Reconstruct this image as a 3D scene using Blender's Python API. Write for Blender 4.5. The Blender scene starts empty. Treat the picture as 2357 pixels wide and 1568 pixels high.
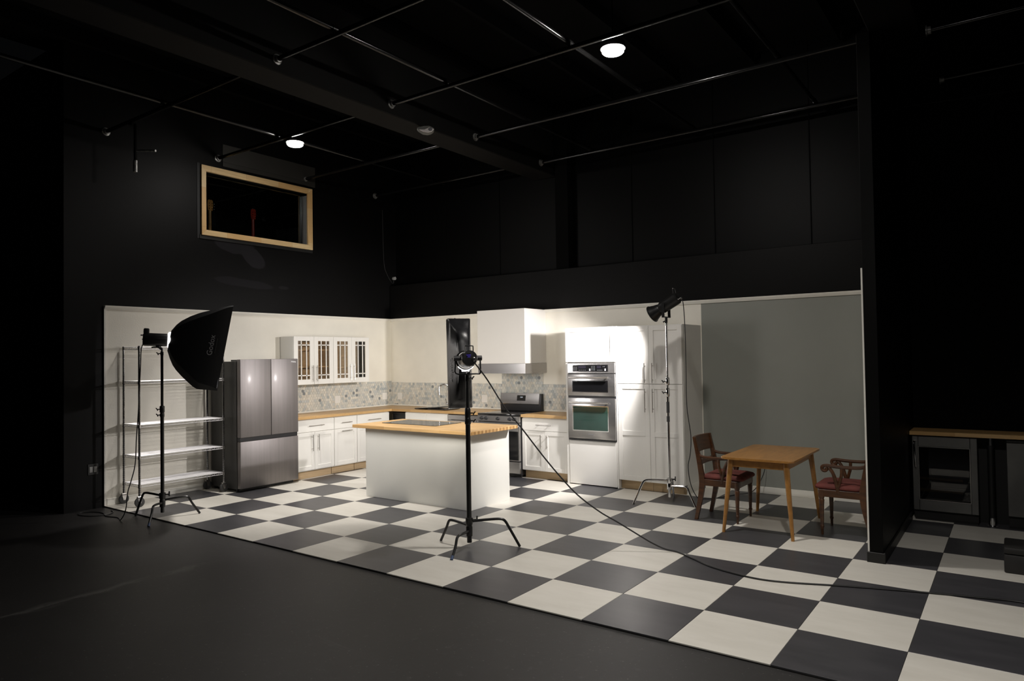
import bpy, bmesh, math, random
from mathutils import Vector, Matrix
random.seed(7)
scene = bpy.context.scene
COL = scene.collection

# ------------------------------------------------------------------ camera
CAM = Vector((9.0958, -4.0546, 1.749))
RX = Vector((0.8113628, 0.5843454, -0.0151953))
RU = Vector((0.0258858, -0.0099483, 0.9996154))
RF = Vector((-0.5839695, 0.8114441, 0.0231979))
cd = bpy.data.cameras.new('camera')
cam = bpy.data.objects.new('camera', cd)
COL.objects.link(cam)
M = Matrix.Identity(4)
for i in range(3):
    M[i][0] = RX[i]; M[i][1] = RU[i]; M[i][2] = -RF[i]; M[i][3] = CAM[i]
cam.matrix_world = M
cd.sensor_width = 36.0
cd.lens = 1611.8 / 2357 * 36.0
cd.clip_start = 0.05
cd.clip_end = 100
scene.camera = cam

# ------------------------------------------------------------------ world, exposure
w = bpy.data.worlds.new('world')
scene.world = w
w.use_nodes = True
w.node_tree.nodes['Background'].inputs[0].default_value = (0.9, 0.95, 1.0, 1)
w.node_tree.nodes['Background'].inputs[1].default_value = 0.0015
scene.view_settings.view_transform = 'Standard'
scene.view_settings.look = 'None'
scene.view_settings.exposure = 0.0
scene.view_settings.gamma = 1.0
scene.view_settings.use_curve_mapping = False
# strengths of the lamps (each lamp is built with its own fixture further down)
CEIL_GLOW = 465.0        # emission of the ceiling lamp discs
CEIL_DOWN = 210.0        # watts of the lensed downward beam of each lamp in view
FRONT_DOWN = 430.0       # the same for the third lamp of the row, above and in front of the frame
LEFT_WATTS = 21.0
STRIP_WATTS = 16.0
SPOT_WATTS = 390.0

# ------------------------------------------------------------------ materials
MATS = {}

def new_mat(name):
    m = bpy.data.materials.new(name)
    m.use_nodes = True
    MATS[name] = m
    nt = m.node_tree
    return m, nt, nt.nodes['Principled BSDF']

def node(nt, t, **kw):
    n = nt.nodes.new(t)
    for k, v in kw.items():
        setattr(n, k, v)
    return n

def objcoord(nt, scale=(1, 1, 1), rot=(0, 0, 0), loc=(0, 0, 0)):
    tc = node(nt, 'ShaderNodeTexCoord')
    mp = node(nt, 'ShaderNodeMapping')
    mp.inputs['Scale'].default_value = scale
    mp.inputs['Rotation'].default_value = rot
    mp.inputs['Location'].default_value = loc
    nt.links.new(tc.outputs['Object'], mp.inputs['Vector'])
    return mp.outputs['Vector']

def noise(nt, vec, scale, detail=3, rough=0.5):
    n = node(nt, 'ShaderNodeTexNoise')
    n.inputs['Scale'].default_value = scale
    n.inputs['Detail'].default_value = detail
    n.inputs['Roughness'].default_value = rough
    if vec is not None:
        nt.links.new(vec, n.inputs['Vector'])
    return n.outputs['Fac']

def ramp(nt, fac, stops):
    r = node(nt, 'ShaderNodeValToRGB')
    el = r.color_ramp.elements
    while len(el) < len(stops):
        el.new(0.5)
    for e, (p, c) in zip(el, stops):
        e.position = p
        e.color = (c[0], c[1], c[2], 1)
    nt.links.new(fac, r.inputs['Fac'])
    return r.outputs['Color']

def bump(nt, bsdf, fac, strength, dist=0.01):
    b = node(nt, 'ShaderNodeBump')
    b.inputs['Strength'].default_value = strength
    b.inputs['Distance'].default_value = dist
    nt.links.new(fac, b.inputs['Height'])
    nt.links.new(b.outputs['Normal'], bsdf.inputs['Normal'])

def mat(name, c, rough=0.5, metal=0.0, var=0.06, nscale=6.0, bmp=0.0, bscale=200.0, stretch=(1, 1, 1), coat=0.0, spec=None):
    m, nt, b = new_mat(name)
    v = objcoord(nt, stretch)
    f = noise(nt, v, nscale)
    lo = [max(0, x * (1 - var)) for x in c]
    hi = [min(1, x * (1 + var)) for x in c]
    nt.links.new(ramp(nt, f, [(0.3, lo), (0.7, hi)]), b.inputs['Base Color'])
    b.inputs['Roughness'].default_value = rough
    b.inputs['Metallic'].default_value = metal
    if coat:
        b.inputs['Coat Weight'].default_value = coat
        b.inputs['Coat Roughness'].default_value = 0.15
    if spec is not None:
        b.inputs['Specular IOR Level'].default_value = spec
    if bmp:
        bump(nt, b, noise(nt, v, bscale, 2), bmp, 0.002)
    return m

mat('white_wall', (0.86, 0.825, 0.735), 0.6, var=0.03, nscale=3, bmp=0.35, bscale=55)
mat('grey_wall', (0.265, 0.274, 0.245), 0.55, var=0.03, nscale=2, bmp=0.2, bscale=55)
mat('white_trim', (0.82, 0.80, 0.73), 0.42, var=0.02)
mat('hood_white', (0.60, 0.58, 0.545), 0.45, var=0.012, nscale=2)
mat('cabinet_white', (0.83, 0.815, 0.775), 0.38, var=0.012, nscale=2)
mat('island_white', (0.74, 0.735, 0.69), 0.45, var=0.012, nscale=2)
mat('cabinet_inside', (0.56, 0.42, 0.26), 0.6, var=0.12, nscale=5, stretch=(1, 1, 6))
mat('toe_ply', (0.55, 0.40, 0.235), 0.6, var=0.1, nscale=6, stretch=(1, 1, 8))
mat('steel', (0.275, 0.255, 0.252), 0.50, 0.92, var=0.06, nscale=30, stretch=(1, 1, 0.03), coat=0.12)
mat('steel_h', (0.46, 0.45, 0.445), 0.25, 0.92, var=0.06, nscale=30, stretch=(0.03, 0.03, 1))
mat('post_chrome', (0.40, 0.40, 0.41), 0.12, 1.0, var=0.05)
mat('wire_zinc', (0.78, 0.77, 0.78), 0.35, 0.35, var=0.05)
mat('print_grey', (0.42, 0.42, 0.43), 0.5, var=0.04)
mat('chrome', (0.72, 0.72, 0.73), 0.12, 1.0, var=0.03)
mat('bar_pull', (0.55, 0.53, 0.51), 0.28, 1.0, var=0.03)
mat('fridge_side', (0.085, 0.085, 0.082), 0.42, 0.25, var=0.06, nscale=3)
mat('dark_plastic', (0.018, 0.018, 0.02), 0.4, var=0.1)
mat('black_gloss', (0.008, 0.008, 0.009), 0.08, var=0.1, coat=0.3)
mat('oven_glass', (0.012, 0.045, 0.035), 0.05, var=0.3, nscale=2, coat=0.5)
mat('black_metal', (0.012, 0.012, 0.012), 0.32, 0.0, var=0.15, nscale=20)
mat('pipe_black', (0.005, 0.005, 0.005), 0.18, 0.0, var=0.25, nscale=14, spec=0.4)
mat('pipe_scuffed', (0.30, 0.30, 0.29), 0.4, 0.5, var=0.6, nscale=25)
mat('black_fabric', (0.010, 0.010, 0.011), 0.62, var=0.2, nscale=60, bmp=0.3, bscale=700)
mat('black_nylon', (0.016, 0.016, 0.018), 0.36, var=0.25, nscale=14, bmp=0.5, bscale=30)
mat('rubber', (0.05, 0.05, 0.05), 0.75, var=0.1)
mat('cable_rubber', (0.010, 0.010, 0.010), 0.5, var=0.1)
mat('mahogany', (0.062, 0.023, 0.007), 0.38, var=0.4, nscale=5, stretch=(1, 1, 8), coat=0.25)
mat('red_velvet', (0.115, 0.024, 0.018), 0.8, var=0.3, nscale=10, bmp=0.3, bscale=400)
mat('table_wood', (0.33, 0.155, 0.038), 0.33, var=0.16, nscale=4, stretch=(6, 1, 6), coat=0.2)
mat('outlet_white', (0.80, 0.78, 0.74), 0.4, var=0.02)
mat('outlet_grey', (0.30, 0.30, 0.29), 0.5, var=0.2, nscale=30)
mat('sheen_black', (0.036, 0.035, 0.032), 0.38, var=0.1, nscale=3)  # lighter black of the window boards, lamp sheen put into the colour
mat('black_wall_trim', (0.006, 0.006, 0.0055), 0.5, var=0.15)
mat('ceiling_black', (0.0022, 0.0022, 0.0022), 0.9, spec=0.1, var=0.25, nscale=1.5)
mat('beam_black', (0.0055, 0.0052, 0.0048), 0.7, spec=0.2, var=0.15, nscale=1.5)
mat('subfloor_edge', (0.006, 0.006, 0.005), 0.7, var=0.3)
mat('logo_grey', (0.22, 0.22, 0.23), 0.5, var=0.05)
mat('logo_white', (0.7, 0.7, 0.72), 0.4, var=0.02)
mat('guitar_red', (0.42, 0.035, 0.02), 0.25, var=0.3, nscale=8, coat=0.6)
mat('guitar_amber', (0.55, 0.24, 0.07), 0.25, var=0.3, nscale=8, coat=0.6)
mat('studio_grey', (0.16, 0.165, 0.16), 0.45, var=0.08, nscale=4)
mat('emergency_white', (0.85, 0.80, 0.78), 0.45, var=0.03)
mat('emergency_grey', (0.18, 0.18, 0.165), 0.5, var=0.05)
mat('bar_steel', (0.20, 0.20, 0.195), 0.36, 0.85, var=0.2, nscale=2.5)
mat('bar_black', (0.003, 0.003, 0.003), 0.6, var=0.2)
mat('wine_shelf_wood', (0.30, 0.19, 0.06), 0.55, var=0.1, stretch=(5, 1, 5))
mat('case_black', (0.016, 0.015, 0.014), 0.6, var=0.15, nscale=20)
mat('bin_black', (0.006, 0.006, 0.006), 0.5, var=0.2)
mat('foot_blue', (0.05, 0.08, 0.16), 0.5, var=0.05)
mat('reflector_silver', (0.85, 0.84, 0.82), 0.25, 0.6, var=0.03)

# black studio wall with touched-up paint patches
def black_wall(name, patches, tone=(0.0025, 0.0025, 0.0024)):
    m, nt, b = new_mat(name)
    v = objcoord(nt)
    f = noise(nt, v, 1.3, 4)
    base = ramp(nt, f, [(0.3, tuple(0.75 * q for q in tone)), (0.7, tone)])
    out = base
    for (cy, cz, ry, rz, ang, col) in patches:
        tc = node(nt, 'ShaderNodeTexCoord')
        mp = node(nt, 'ShaderNodeMapping', vector_type='TEXTURE')
        mp.inputs['Location'].default_value = (0, cy, cz)
        mp.inputs['Rotation'].default_value = (ang, 0, 0)
        mp.inputs['Scale'].default_value = (10, ry, rz)
        nt.links.new(tc.outputs['Object'], mp.inputs['Vector'])
        nz = node(nt, 'ShaderNodeTexNoise')
        nz.inputs['Scale'].default_value = 2.5
        nt.links.new(tc.outputs['Object'], nz.inputs['Vector'])
        ln = node(nt, 'ShaderNodeVectorMath', operation='LENGTH')
        nt.links.new(mp.outputs['Vector'], ln.inputs[0])
        ad = node(nt, 'ShaderNodeMath', operation='ADD')
        nt.links.new(ln.outputs['Value'], ad.inputs[0])
        sc_ = node(nt, 'ShaderNodeMath', operation='MULTIPLY')
        sc_.inputs[1].default_value = 1.1
        nt.links.new(nz.outputs['Fac'], sc_.inputs[0])
        nt.links.new(sc_.outputs[0], ad.inputs[1])
        r = node(nt, 'ShaderNodeValToRGB')
        r.color_ramp.elements[0].position = 0.74
        r.color_ramp.elements[0].color = (1, 1, 1, 1)
        r.color_ramp.elements[1].position = 0.80
        r.color_ramp.elements[1].color = (0, 0, 0, 1)
        hv = node(nt, 'ShaderNodeMath', operation='MULTIPLY')
        hv.inputs[1].default_value = 0.5
        nt.links.new(ad.outputs[0], hv.inputs[0])
        nt.links.new(hv.outputs[0], r.inputs['Fac'])
        mx = node(nt, 'ShaderNodeMix', data_type='RGBA')
        nt.links.new(r.outputs['Color'], mx.inputs[0])
        nt.links.new(out, mx.inputs[6])
        mx.inputs[7].default_value = (*col, 1)
        out = mx.outputs[2]
    nt.links.new(out, b.inputs['Base Color'])
    b.inputs['Roughness'].default_value = 0.5
    b.inputs['Specular IOR Level'].default_value = 0.14
    bump(nt, b, noise(nt, v, 60, 2), 0.15, 0.002)

black_wall('black_wall', [])
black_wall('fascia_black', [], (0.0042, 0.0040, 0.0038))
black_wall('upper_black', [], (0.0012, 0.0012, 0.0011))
black_wall('black_wall_patched', tone=(0.0034, 0.0033, 0.0033), patches=[(1.75, 3.42, 0.34, 0.12, 0.0, (0.0125, 0.012, 0.014)),
                                  (2.12, 3.25, 0.22, 0.13, -0.5, (0.0135, 0.013, 0.015)),
                                  (1.95, 2.88, 0.50, 0.055, -0.06, (0.0085, 0.008, 0.0095)),
                                  (2.62, 2.86, 0.10, 0.03, 0, (0.009, 0.0088, 0.0098))])

# painted concrete floor
m, nt, b = new_mat('black_floor')
v = objcoord(nt)
f1 = noise(nt, v, 0.9, 6, 0.6)
f2 = noise(nt, v, 14, 5, 0.65)
c1 = ramp(nt, f1, [(0.3, (0.0125, 0.0118, 0.0115)), (0.7, (0.0205, 0.0193, 0.0188))])
c2 = ramp(nt, f2, [(0.60, (0, 0, 0)), (0.78, (0.05, 0.05, 0.048))])
mx = node(nt, 'ShaderNodeMix', data_type='RGBA', blend_type='ADD')
mx.inputs[0].default_value = 0.4
nt.links.new(c1, mx.inputs[6]); nt.links.new(c2, mx.inputs[7])
# long scuffed streak and light flecks in the paint
v2 = objcoord(nt, (0.28, 2.4, 1), (0, 0, math.radians(18)))
f3 = noise(nt, v2, 1.6, 6, 0.7)
c3 = ramp(nt, f3, [(0.66, (0, 0, 0)), (0.80, (0.05, 0.05, 0.047))])
mx2 = node(nt, 'ShaderNodeMix', data_type='RGBA', blend_type='ADD')
mx2.inputs[0].default_value = 0.55
nt.links.new(mx.outputs[2], mx2.inputs[6]); nt.links.new(c3, mx2.inputs[7])
f4 = noise(nt, v, 55, 1)
c4 = ramp(nt, f4, [(0.72, (0, 0, 0)), (0.76, (0.10, 0.10, 0.095))])
mx3 = node(nt, 'ShaderNodeMix', data_type='RGBA', blend_type='ADD')
mx3.inputs[0].default_value = 0.6
nt.links.new(mx2.outputs[2], mx3.inputs[6]); nt.links.new(c4, mx3.inputs[7])
# trowel ridge with worn paint running away from the camera
def mth(op, a, b_=None):
    n = node(nt, 'ShaderNodeMath', operation=op)
    for k_, q in enumerate((a, b_)):
        if q is None: continue
        if isinstance(q, (int, float)): n.inputs[k_].default_value = q
        else: nt.links.new(q, n.inputs[k_])
    return n.outputs[0]
tcx = node(nt, 'ShaderNodeTexCoord')
sx_ = node(nt, 'ShaderNodeSeparateXYZ')
nt.links.new(tcx.outputs['Object'], sx_.inputs[0])
wob = noise(nt, objcoord(nt, (1, 1, 1)), 2.2, 4, 0.6)
dx = mth('ABSOLUTE', mth('SUBTRACT', mth('ADD', sx_.outputs[0], mth('MULTIPLY', mth('SUBTRACT', wob, 0.5), 0.30)), 3.30))
line = mth('SUBTRACT', 1.0, mth('MINIMUM', mth('DIVIDE', dx, 0.075), 1.0))
ywin = mth('SUBTRACT', 1.0, mth('MINIMUM', mth('ABSOLUTE', mth('DIVIDE', mth('ADD', sx_.outputs[1], 1.45), 1.25)), 1.0))
brk = mth('GREATER_THAN', noise(nt, objcoord(nt, (1.0, 0.5, 1)), 6.0, 4, 0.6), 0.50)
msk = mth('MULTIPLY', mth('MULTIPLY', line, mth('MINIMUM', mth('MULTIPLY', ywin, 2.0), 1.0)), mth('ADD', mth('MULTIPLY', brk, 0.7), 0.15))
mx4 = node(nt, 'ShaderNodeMix', data_type='RGBA')
nt.links.new(msk, mx4.inputs[0])
nt.links.new(mx3.outputs[2], mx4.inputs[6])
mx4.inputs[7].default_value = (0.075, 0.073, 0.068, 1)
nt.links.new(mx4.outputs[2], b.inputs['Base Color'])
b.inputs['Roughness'].default_value = 0.5
bump(nt, b, f2, 0.12, 0.004)

def tile_mat(name, lo, hi, rough):
    m, nt, b = new_mat(name)
    oi = node(nt, 'ShaderNodeObjectInfo')
    tc = node(nt, 'ShaderNodeTexCoord')
    ad = node(nt, 'ShaderNodeVectorMath', operation='ADD')
    sc_ = node(nt, 'ShaderNodeVectorMath', operation='SCALE')
    sc_.inputs['Scale'].default_value = 37.0
    cb = node(nt, 'ShaderNodeCombineXYZ')
    for k in range(3):
        nt.links.new(oi.outputs['Random'], cb.inputs[k])
    nt.links.new(cb.outputs[0], sc_.inputs[0])
    nt.links.new(tc.outputs['Object'], ad.inputs[0])
    nt.links.new(sc_.outputs[0], ad.inputs[1])
    mp = node(nt, 'ShaderNodeMapping')
    mp.inputs['Scale'].default_value = (1, 4, 1)
    nt.links.new(ad.outputs[0], mp.inputs['Vector'])
    f = noise(nt, mp.outputs['Vector'], 2.2, 5, 0.6)
    nt.links.new(ramp(nt, f, [(0.32, lo), (0.68, hi)]), b.inputs['Base Color'])
    b.inputs['Roughness'].default_value = rough

tile_mat('tile_white', (0.60, 0.575, 0.515), (0.665, 0.64, 0.58), 0.42)
tile_mat('tile_dark', (0.040, 0.040, 0.044), (0.056, 0.055, 0.060), 0.36)


# butcher block, staves along x or along y
def butcher(name, rot, tint=(1, 1, 1)):
    m, nt, b = new_mat(name)
    v = objcoord(nt, rot=(0, 0, rot))
    br = node(nt, 'ShaderNodeTexBrick')
    br.offset = 0.37; br.offset_frequency = 2; br.squash = 1.0
    br.inputs['Color1'].default_value = (0.50 * tint[0], 0.300 * tint[1], 0.118 * tint[2], 1)
    br.inputs['Color2'].default_value = (0.66 * tint[0], 0.43 * tint[1], 0.20 * tint[2], 1)
    br.inputs['Mortar'].default_value = (0.36 * tint[0], 0.20 * tint[1], 0.075 * tint[2], 1)
    br.inputs['Scale'].default_value = 1.0
    br.inputs['Mortar Size'].default_value = 0.0009
    br.inputs['Bias'].default_value = 0.0
    br.inputs['Brick Width'].default_value = 0.46
    br.inputs['Row Height'].default_value = 0.034
    nt.links.new(v, br.inputs['Vector'])
    v3 = objcoord(nt, (3, 60, 60), (0, 0, rot))
    g = noise(nt, v3, 1.0, 4, 0.6)
    gc = ramp(nt, g, [(0.3, (0.80, 0.78, 0.72)), (0.7, (1.0, 1.0, 1.0))])
    mx = node(nt, 'ShaderNodeMix', data_type='RGBA', blend_type='MULTIPLY')
    mx.inputs[0].default_value = 0.8
    nt.links.new(br.outputs['Color'], mx.inputs[6]); nt.links.new(gc, mx.inputs[7])
    nt.links.new(mx.outputs[2], b.inputs['Base Color'])
    b.inputs['Roughness'].default_value = 0.38
butcher('butcher_x', 0.0)
butcher('butcher_y', math.pi / 2)
def frame_wood(name, along):
    m, nt, b = new_mat(name)
    tc = node(nt, 'ShaderNodeTexCoord')
    sp_ = node(nt, 'ShaderNodeSeparateXYZ')
    cb = node(nt, 'ShaderNodeCombineXYZ')
    nt.links.new(tc.outputs['Object'], sp_.inputs[0])
    nt.links.new(sp_.outputs[along], cb.inputs[0])
    nt.links.new(sp_.outputs[3 - along], cb.inputs[1])
    br = node(nt, 'ShaderNodeTexBrick')
    br.offset = 0.43
    br.inputs['Color1'].default_value = (0.90, 0.70, 0.40, 1)
    br.inputs['Color2'].default_value = (0.74, 0.42, 0.15, 1)
    br.inputs['Mortar'].default_value = (0.45, 0.26, 0.10, 1)
    br.inputs['Scale'].default_value = 1.0
    br.inputs['Mortar Size'].default_value = 0.001
    br.inputs['Bias'].default_value = -0.25
    br.inputs['Brick Width'].default_value = 0.55
    br.inputs['Row Height'].default_value = 0.30
    nt.links.new(cb.outputs[0], br.inputs['Vector'])
    mp = node(nt, 'ShaderNodeMapping')
    mp.inputs['Scale'].default_value = (3, 45, 1)
    nt.links.new(cb.outputs[0], mp.inputs['Vector'])
    gc = ramp(nt, noise(nt, mp.outputs['Vector'], 1.0, 4, 0.6), [(0.3, (0.75, 0.70, 0.62)), (0.7, (1, 1, 1))])
    mx = node(nt, 'ShaderNodeMix', data_type='RGBA', blend_type='MULTIPLY')
    mx.inputs[0].default_value = 0.8
    nt.links.new(br.outputs['Color'], mx.inputs[6]); nt.links.new(gc, mx.inputs[7])
    nt.links.new(mx.outputs[2], b.inputs['Base Color'])
    b.inputs['Roughness'].default_value = 0.4
frame_wood('frame_wood_h', 1)
frame_wood('frame_wood_v', 2)

# hexagon mosaic tones
HEX = []
for k, c in enumerate([(0.68, 0.66, 0.60), (0.62, 0.615, 0.57), (0.56, 0.575, 0.56), (0.51, 0.53, 0.515), (0.64, 0.61, 0.545), (0.42, 0.45, 0.455), (0.24, 0.26, 0.27), (0.73, 0.70, 0.62)]):
    HEX.append(mat('hex_tone_%d' % k, c, 0.3, var=0.08, nscale=25))
mat('grout', (0.58, 0.57, 0.53), 0.8, var=0.03)

def glass(name, tint, rough=0.02, dark=0.85):
    m, nt, b = new_mat(name)
    nt.nodes.remove(b)
    out = nt.nodes['Material Output']
    tr = node(nt, 'ShaderNodeBsdfTransparent')
    tr.inputs[0].default_value = (tint[0] * dark, tint[1] * dark, tint[2] * dark, 1)
    gl = node(nt, 'ShaderNodeBsdfGlossy')
    gl.inputs['Roughness'].default_value = rough
    fr = node(nt, 'ShaderNodeFresnel')
    fr.inputs['IOR'].default_value = 1.5
    ms = node(nt, 'ShaderNodeMixShader')
    nt.links.new(fr.outputs[0], ms.inputs[0])
    nt.links.new(tr.outputs[0], ms.inputs[1])
    nt.links.new(gl.outputs[0], ms.inputs[2])
    nt.links.new(ms.outputs[0], out.inputs['Surface'])
    return m
glass('cabinet_glass', (1.0, 0.95, 0.88), dark=0.97)
glass('window_glass', (0.8, 0.85, 0.85), dark=0.9)
glass('wine_glass', (0.5, 0.5, 0.5), dark=0.9)

def emit(name, c, s, base=(0.8, 0.8, 0.8)):
    m, nt, b = new_mat(name)
    b.inputs['Base Color'].default_value = (*base, 1)
    b.inputs['Emission Color'].default_value = (*c, 1)
    b.inputs['Emission Strength'].default_value = s
    return m
emit('ceiling_led', (1.0, 0.95, 0.895), CEIL_GLOW)
emit('ceiling_led_far', (1.0, 0.95, 0.895), CEIL_GLOW * 0.43)
emit('left_diffuser', (1.0, 0.95, 0.9), LEFT_WATTS / 40)
emit('strip_diffuser', (1.0, 0.94, 0.84), STRIP_WATTS / 40)
emit('lamp_bulb', (1.0, 0.94, 0.86), 60.0)
emit('ring_leak', (1.0, 0.96, 0.94), 2.2)
emit('display_violet', (0.16, 0.10, 0.9), 0.35, (0.01, 0.01, 0.02))
emit('display_violet_dim', (0.20, 0.12, 0.5), 0.03, (0.005, 0.004, 0.01))
emit('display_white', (0.8, 0.9, 1.0), 0.9, (0.05, 0.05, 0.05))

# ------------------------------------------------------------------ mesh helpers
class MB:
    def __init__(self):
        self.bm = bmesh.new()
    def _merge(self, b2):
        me = bpy.data.meshes.new('tmp')
        b2.to_mesh(me); b2.free()
        self.bm.from_mesh(me)
        bpy.data.meshes.remove(me)
    def box(self, x0, x1, y0, y1, z0, z1, bev=0.0, seg=1, mi=0, M=None):
        b2 = bmesh.new()
        bmesh.ops.create_cube(b2, size=1.0)
        for v in b2.verts:
            v.co = Vector(((x0 + x1) / 2 + v.co.x * (x1 - x0), (y0 + y1) / 2 + v.co.y * (y1 - y0), (z0 + z1) / 2 + v.co.z * (z1 - z0)))
        if bev:
            bev = min(bev, 0.45 * min(abs(x1 - x0), abs(y1 - y0), abs(z1 - z0)))
            bmesh.ops.bevel(b2, geom=b2.edges[:], offset=bev, segments=seg, affect='EDGES', profile=0.5)
        if M is not None:
            bmesh.ops.transform(b2, matrix=M, verts=b2.verts)
        for f in b2.faces:
            f.material_index = mi
        self._merge(b2)
        return self
    def rings(self, rings, cap=True, close=True, mi=0):
        """lofts rings of points"""
        bm = self.bm
        vs = [[bm.verts.new(p) for p in r] for r in rings]
        n = len(rings[0])
        for a, b_ in zip(vs[:-1], vs[1:]):
            for k in range(n if close else n - 1):
                f = bm.faces.new((a[k], a[(k + 1) % n], b_[(k + 1) % n], b_[k]))
                f.material_index = mi
        if cap:
            bm.faces.new(list(reversed(vs[0]))).material_index = mi
            bm.faces.new(vs[-1]).material_index = mi
        return self
    def cyl(self, p0, p1, r, r2=None, seg=16, cap=True, mi=0):
        return self.tube([p0, p1], r if r2 is None else [r, r2], seg, cap, mi)
    def tube(self, pts, r, seg=8, cap=True, mi=0, flat=1.0):
        pts = [Vector(p) for p in pts]
        n = len(pts)
        rr = r if isinstance(r, (list, tuple)) else [r] * n
        rings = []
        up = None
        for i, p in enumerate(pts):
            if i == 0: t = pts[1] - pts[0]
            elif i == n - 1: t = pts[-1] - pts[-2]
            else: t = (pts[i + 1] - p).normalized() + (p - pts[i - 1]).normalized()
            t.normalize()
            if up is None:
                up = Vector((0, 0, 1)) if abs(t.z) < 0.9 else Vector((1, 0, 0))
            a = t.cross(up).normalized()
            b_ = a.cross(t).normalized()
            up = b_
            rings.append([p + a * (math.cos(2 * math.pi * k / seg) * rr[i]) + b_ * (math.sin(2 * math.pi * k / seg) * rr[i] * flat) for k in range(seg)])
        return self.rings(rings, cap, True, mi)
    def lathe(self, prof, M=None, seg=24, cap=True, mi=0):
        """prof: (radius, height) along local z"""
        M = M or Matrix.Identity(4)
        rings = [[M @ Vector((r * math.cos(2 * math.pi * k / seg), r * math.sin(2 * math.pi * k / seg), z)) for k in range(seg)] for r, z in prof]
        return self.rings(rings, cap, True, mi)
    def prism(self, poly, depth, M, bev=0.0, mi=0):
        """polygon in local xy, extruded along local z by depth"""
        b2 = bmesh.new()
        n = len(poly)
        a = [b2.verts.new((x, y, 0)) for x, y in poly]
        c = [b2.verts.new((x, y, depth)) for x, y in poly]
        b2.faces.new(list(reversed(a))); b2.faces.new(c)
        for k in range(n):
            b2.faces.new((a[k], a[(k + 1) % n], c[(k + 1) % n], c[k]))
        if bev:
            bmesh.ops.bevel(b2, geom=b2.edges[:], offset=bev, segments=1, affect='EDGES')
        bmesh.ops.transform(b2, matrix=M, verts=b2.verts)
        for f in b2.faces:
            f.material_index = mi
        self._merge(b2)
        return self
    def build(self, name, mats, parent=None, smooth=True, local=False, angle=35):
        bm = self.bm
        bmesh.ops.recalc_face_normals(bm, faces=bm.faces[:])
        me = bpy.data.meshes.new(name)
        if parent is not None and not local:
            o0 = origin(parent)
            bmesh.ops.translate(bm, vec=-o0, verts=bm.verts)
        bm.to_mesh(me); bm.free()
        for mname in (mats if isinstance(mats, (list, tuple)) else [mats]):
            me.materials.append(MATS[mname] if isinstance(mname, str) else mname)
        if smooth:
            for p in me.polygons: p.use_smooth = True
            me.set_sharp_from_angle(angle=math.radians(angle))
        o = bpy.data.objects.new(name, me)
        COL.objects.link(o)
        o.parent = parent
        return o

def origin(o):
    v = Vector((0, 0, 0))
    while o is not None:
        v = v + o.location
        o = o.parent
    return v

def thing(name, label, cat, loc, group=None):
    o = bpy.data.objects.new(name, None)
    COL.objects.link(o)
    o.empty_display_size = 0.1
    o.location = loc
    return tag(o, label, cat, group)

def tag(o, label, cat, group=None, kind=None):
    o['label'] = label
    o['category'] = cat
    if group: o['group'] = group
    if kind: o['kind'] = kind
    return o

def struct(o, label, cat):
    return tag(o, label, cat, kind='structure')

def copy_tree(o, parent=None):
    c = o.copy()
    COL.objects.link(c)
    c.parent = parent
    for ch in list(o.children):
        copy_tree(ch, c)
    return c

def text_mesh(name, s, size, M, mat_name, parent, extrude=0.0006):
    cu = bpy.data.curves.new(name, 'FONT')
    cu.body = s
    cu.size = size
    cu.align_x = 'CENTER'; cu.align_y = 'CENTER'
    cu.extrude = extrude
    cu.resolution_u = 3
    to = bpy.data.objects.new(name + '_tmp', cu)
    COL.objects.link(to)
    dg = bpy.context.evaluated_depsgraph_get()
    me = bpy.data.meshes.new_from_object(to.evaluated_get(dg))
    bpy.data.objects.remove(to)
    bpy.data.curves.remove(cu)
    me.transform(M)
    me.transform(Matrix.Translation(-origin(parent)))
    me.materials.clear()
    me.materials.append(MATS[mat_name])
    me.name = name
    o = bpy.data.objects.new(name, me)
    COL.objects.link(o)
    o.parent = parent
    return o

def frame_matrix(o, x, y, z):
    m_ = Matrix.Identity(4)
    for i in range(3):
        m_[i][0] = x[i]; m_[i][1] = y[i]; m_[i][2] = z[i]; m_[i][3] = o[i]
    return m_

def smooth_path(pts, n=6):
    """Catmull-Rom through points"""
    P = [Vector(p) for p in pts]
    P = [P[0] * 2 - P[1]] + P + [P[-1] * 2 - P[-2]]
    out = []
    for i in range(1, len(P) - 2):
        p0, p1, p2, p3 = P[i - 1:i + 3]
        for k in range(n):
            t = k / n
            out.append(0.5 * ((2 * p1) + (p2 - p0) * t + (2 * p0 - 5 * p1 + 4 * p2 - p3) * t * t + (3 * p1 - p0 - 3 * p2 + p3) * t ** 3))
    out.append(P[-2])
    return out

# a front face helper: face 'x' looks to +X at X=d (u = Y), face 'y' looks to -Y at Y=d (u = X)
def fpt(face, d, u, n, z):
    return Vector((d + n, u, z)) if face == 'x' else Vector((u, d - n, z))

def fbox(mb, face, d, u0, u1, n0, n1, z0, z1, bev=0.0, seg=1, mi=0):
    if face == 'x':
        mb.box(d + n0, d + n1, u0, u1, z0, z1, bev, seg, mi)
    else:
        mb.box(u0, u1, d - n1, d - n0, z0, z1, bev, seg, mi)
    return mb

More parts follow.
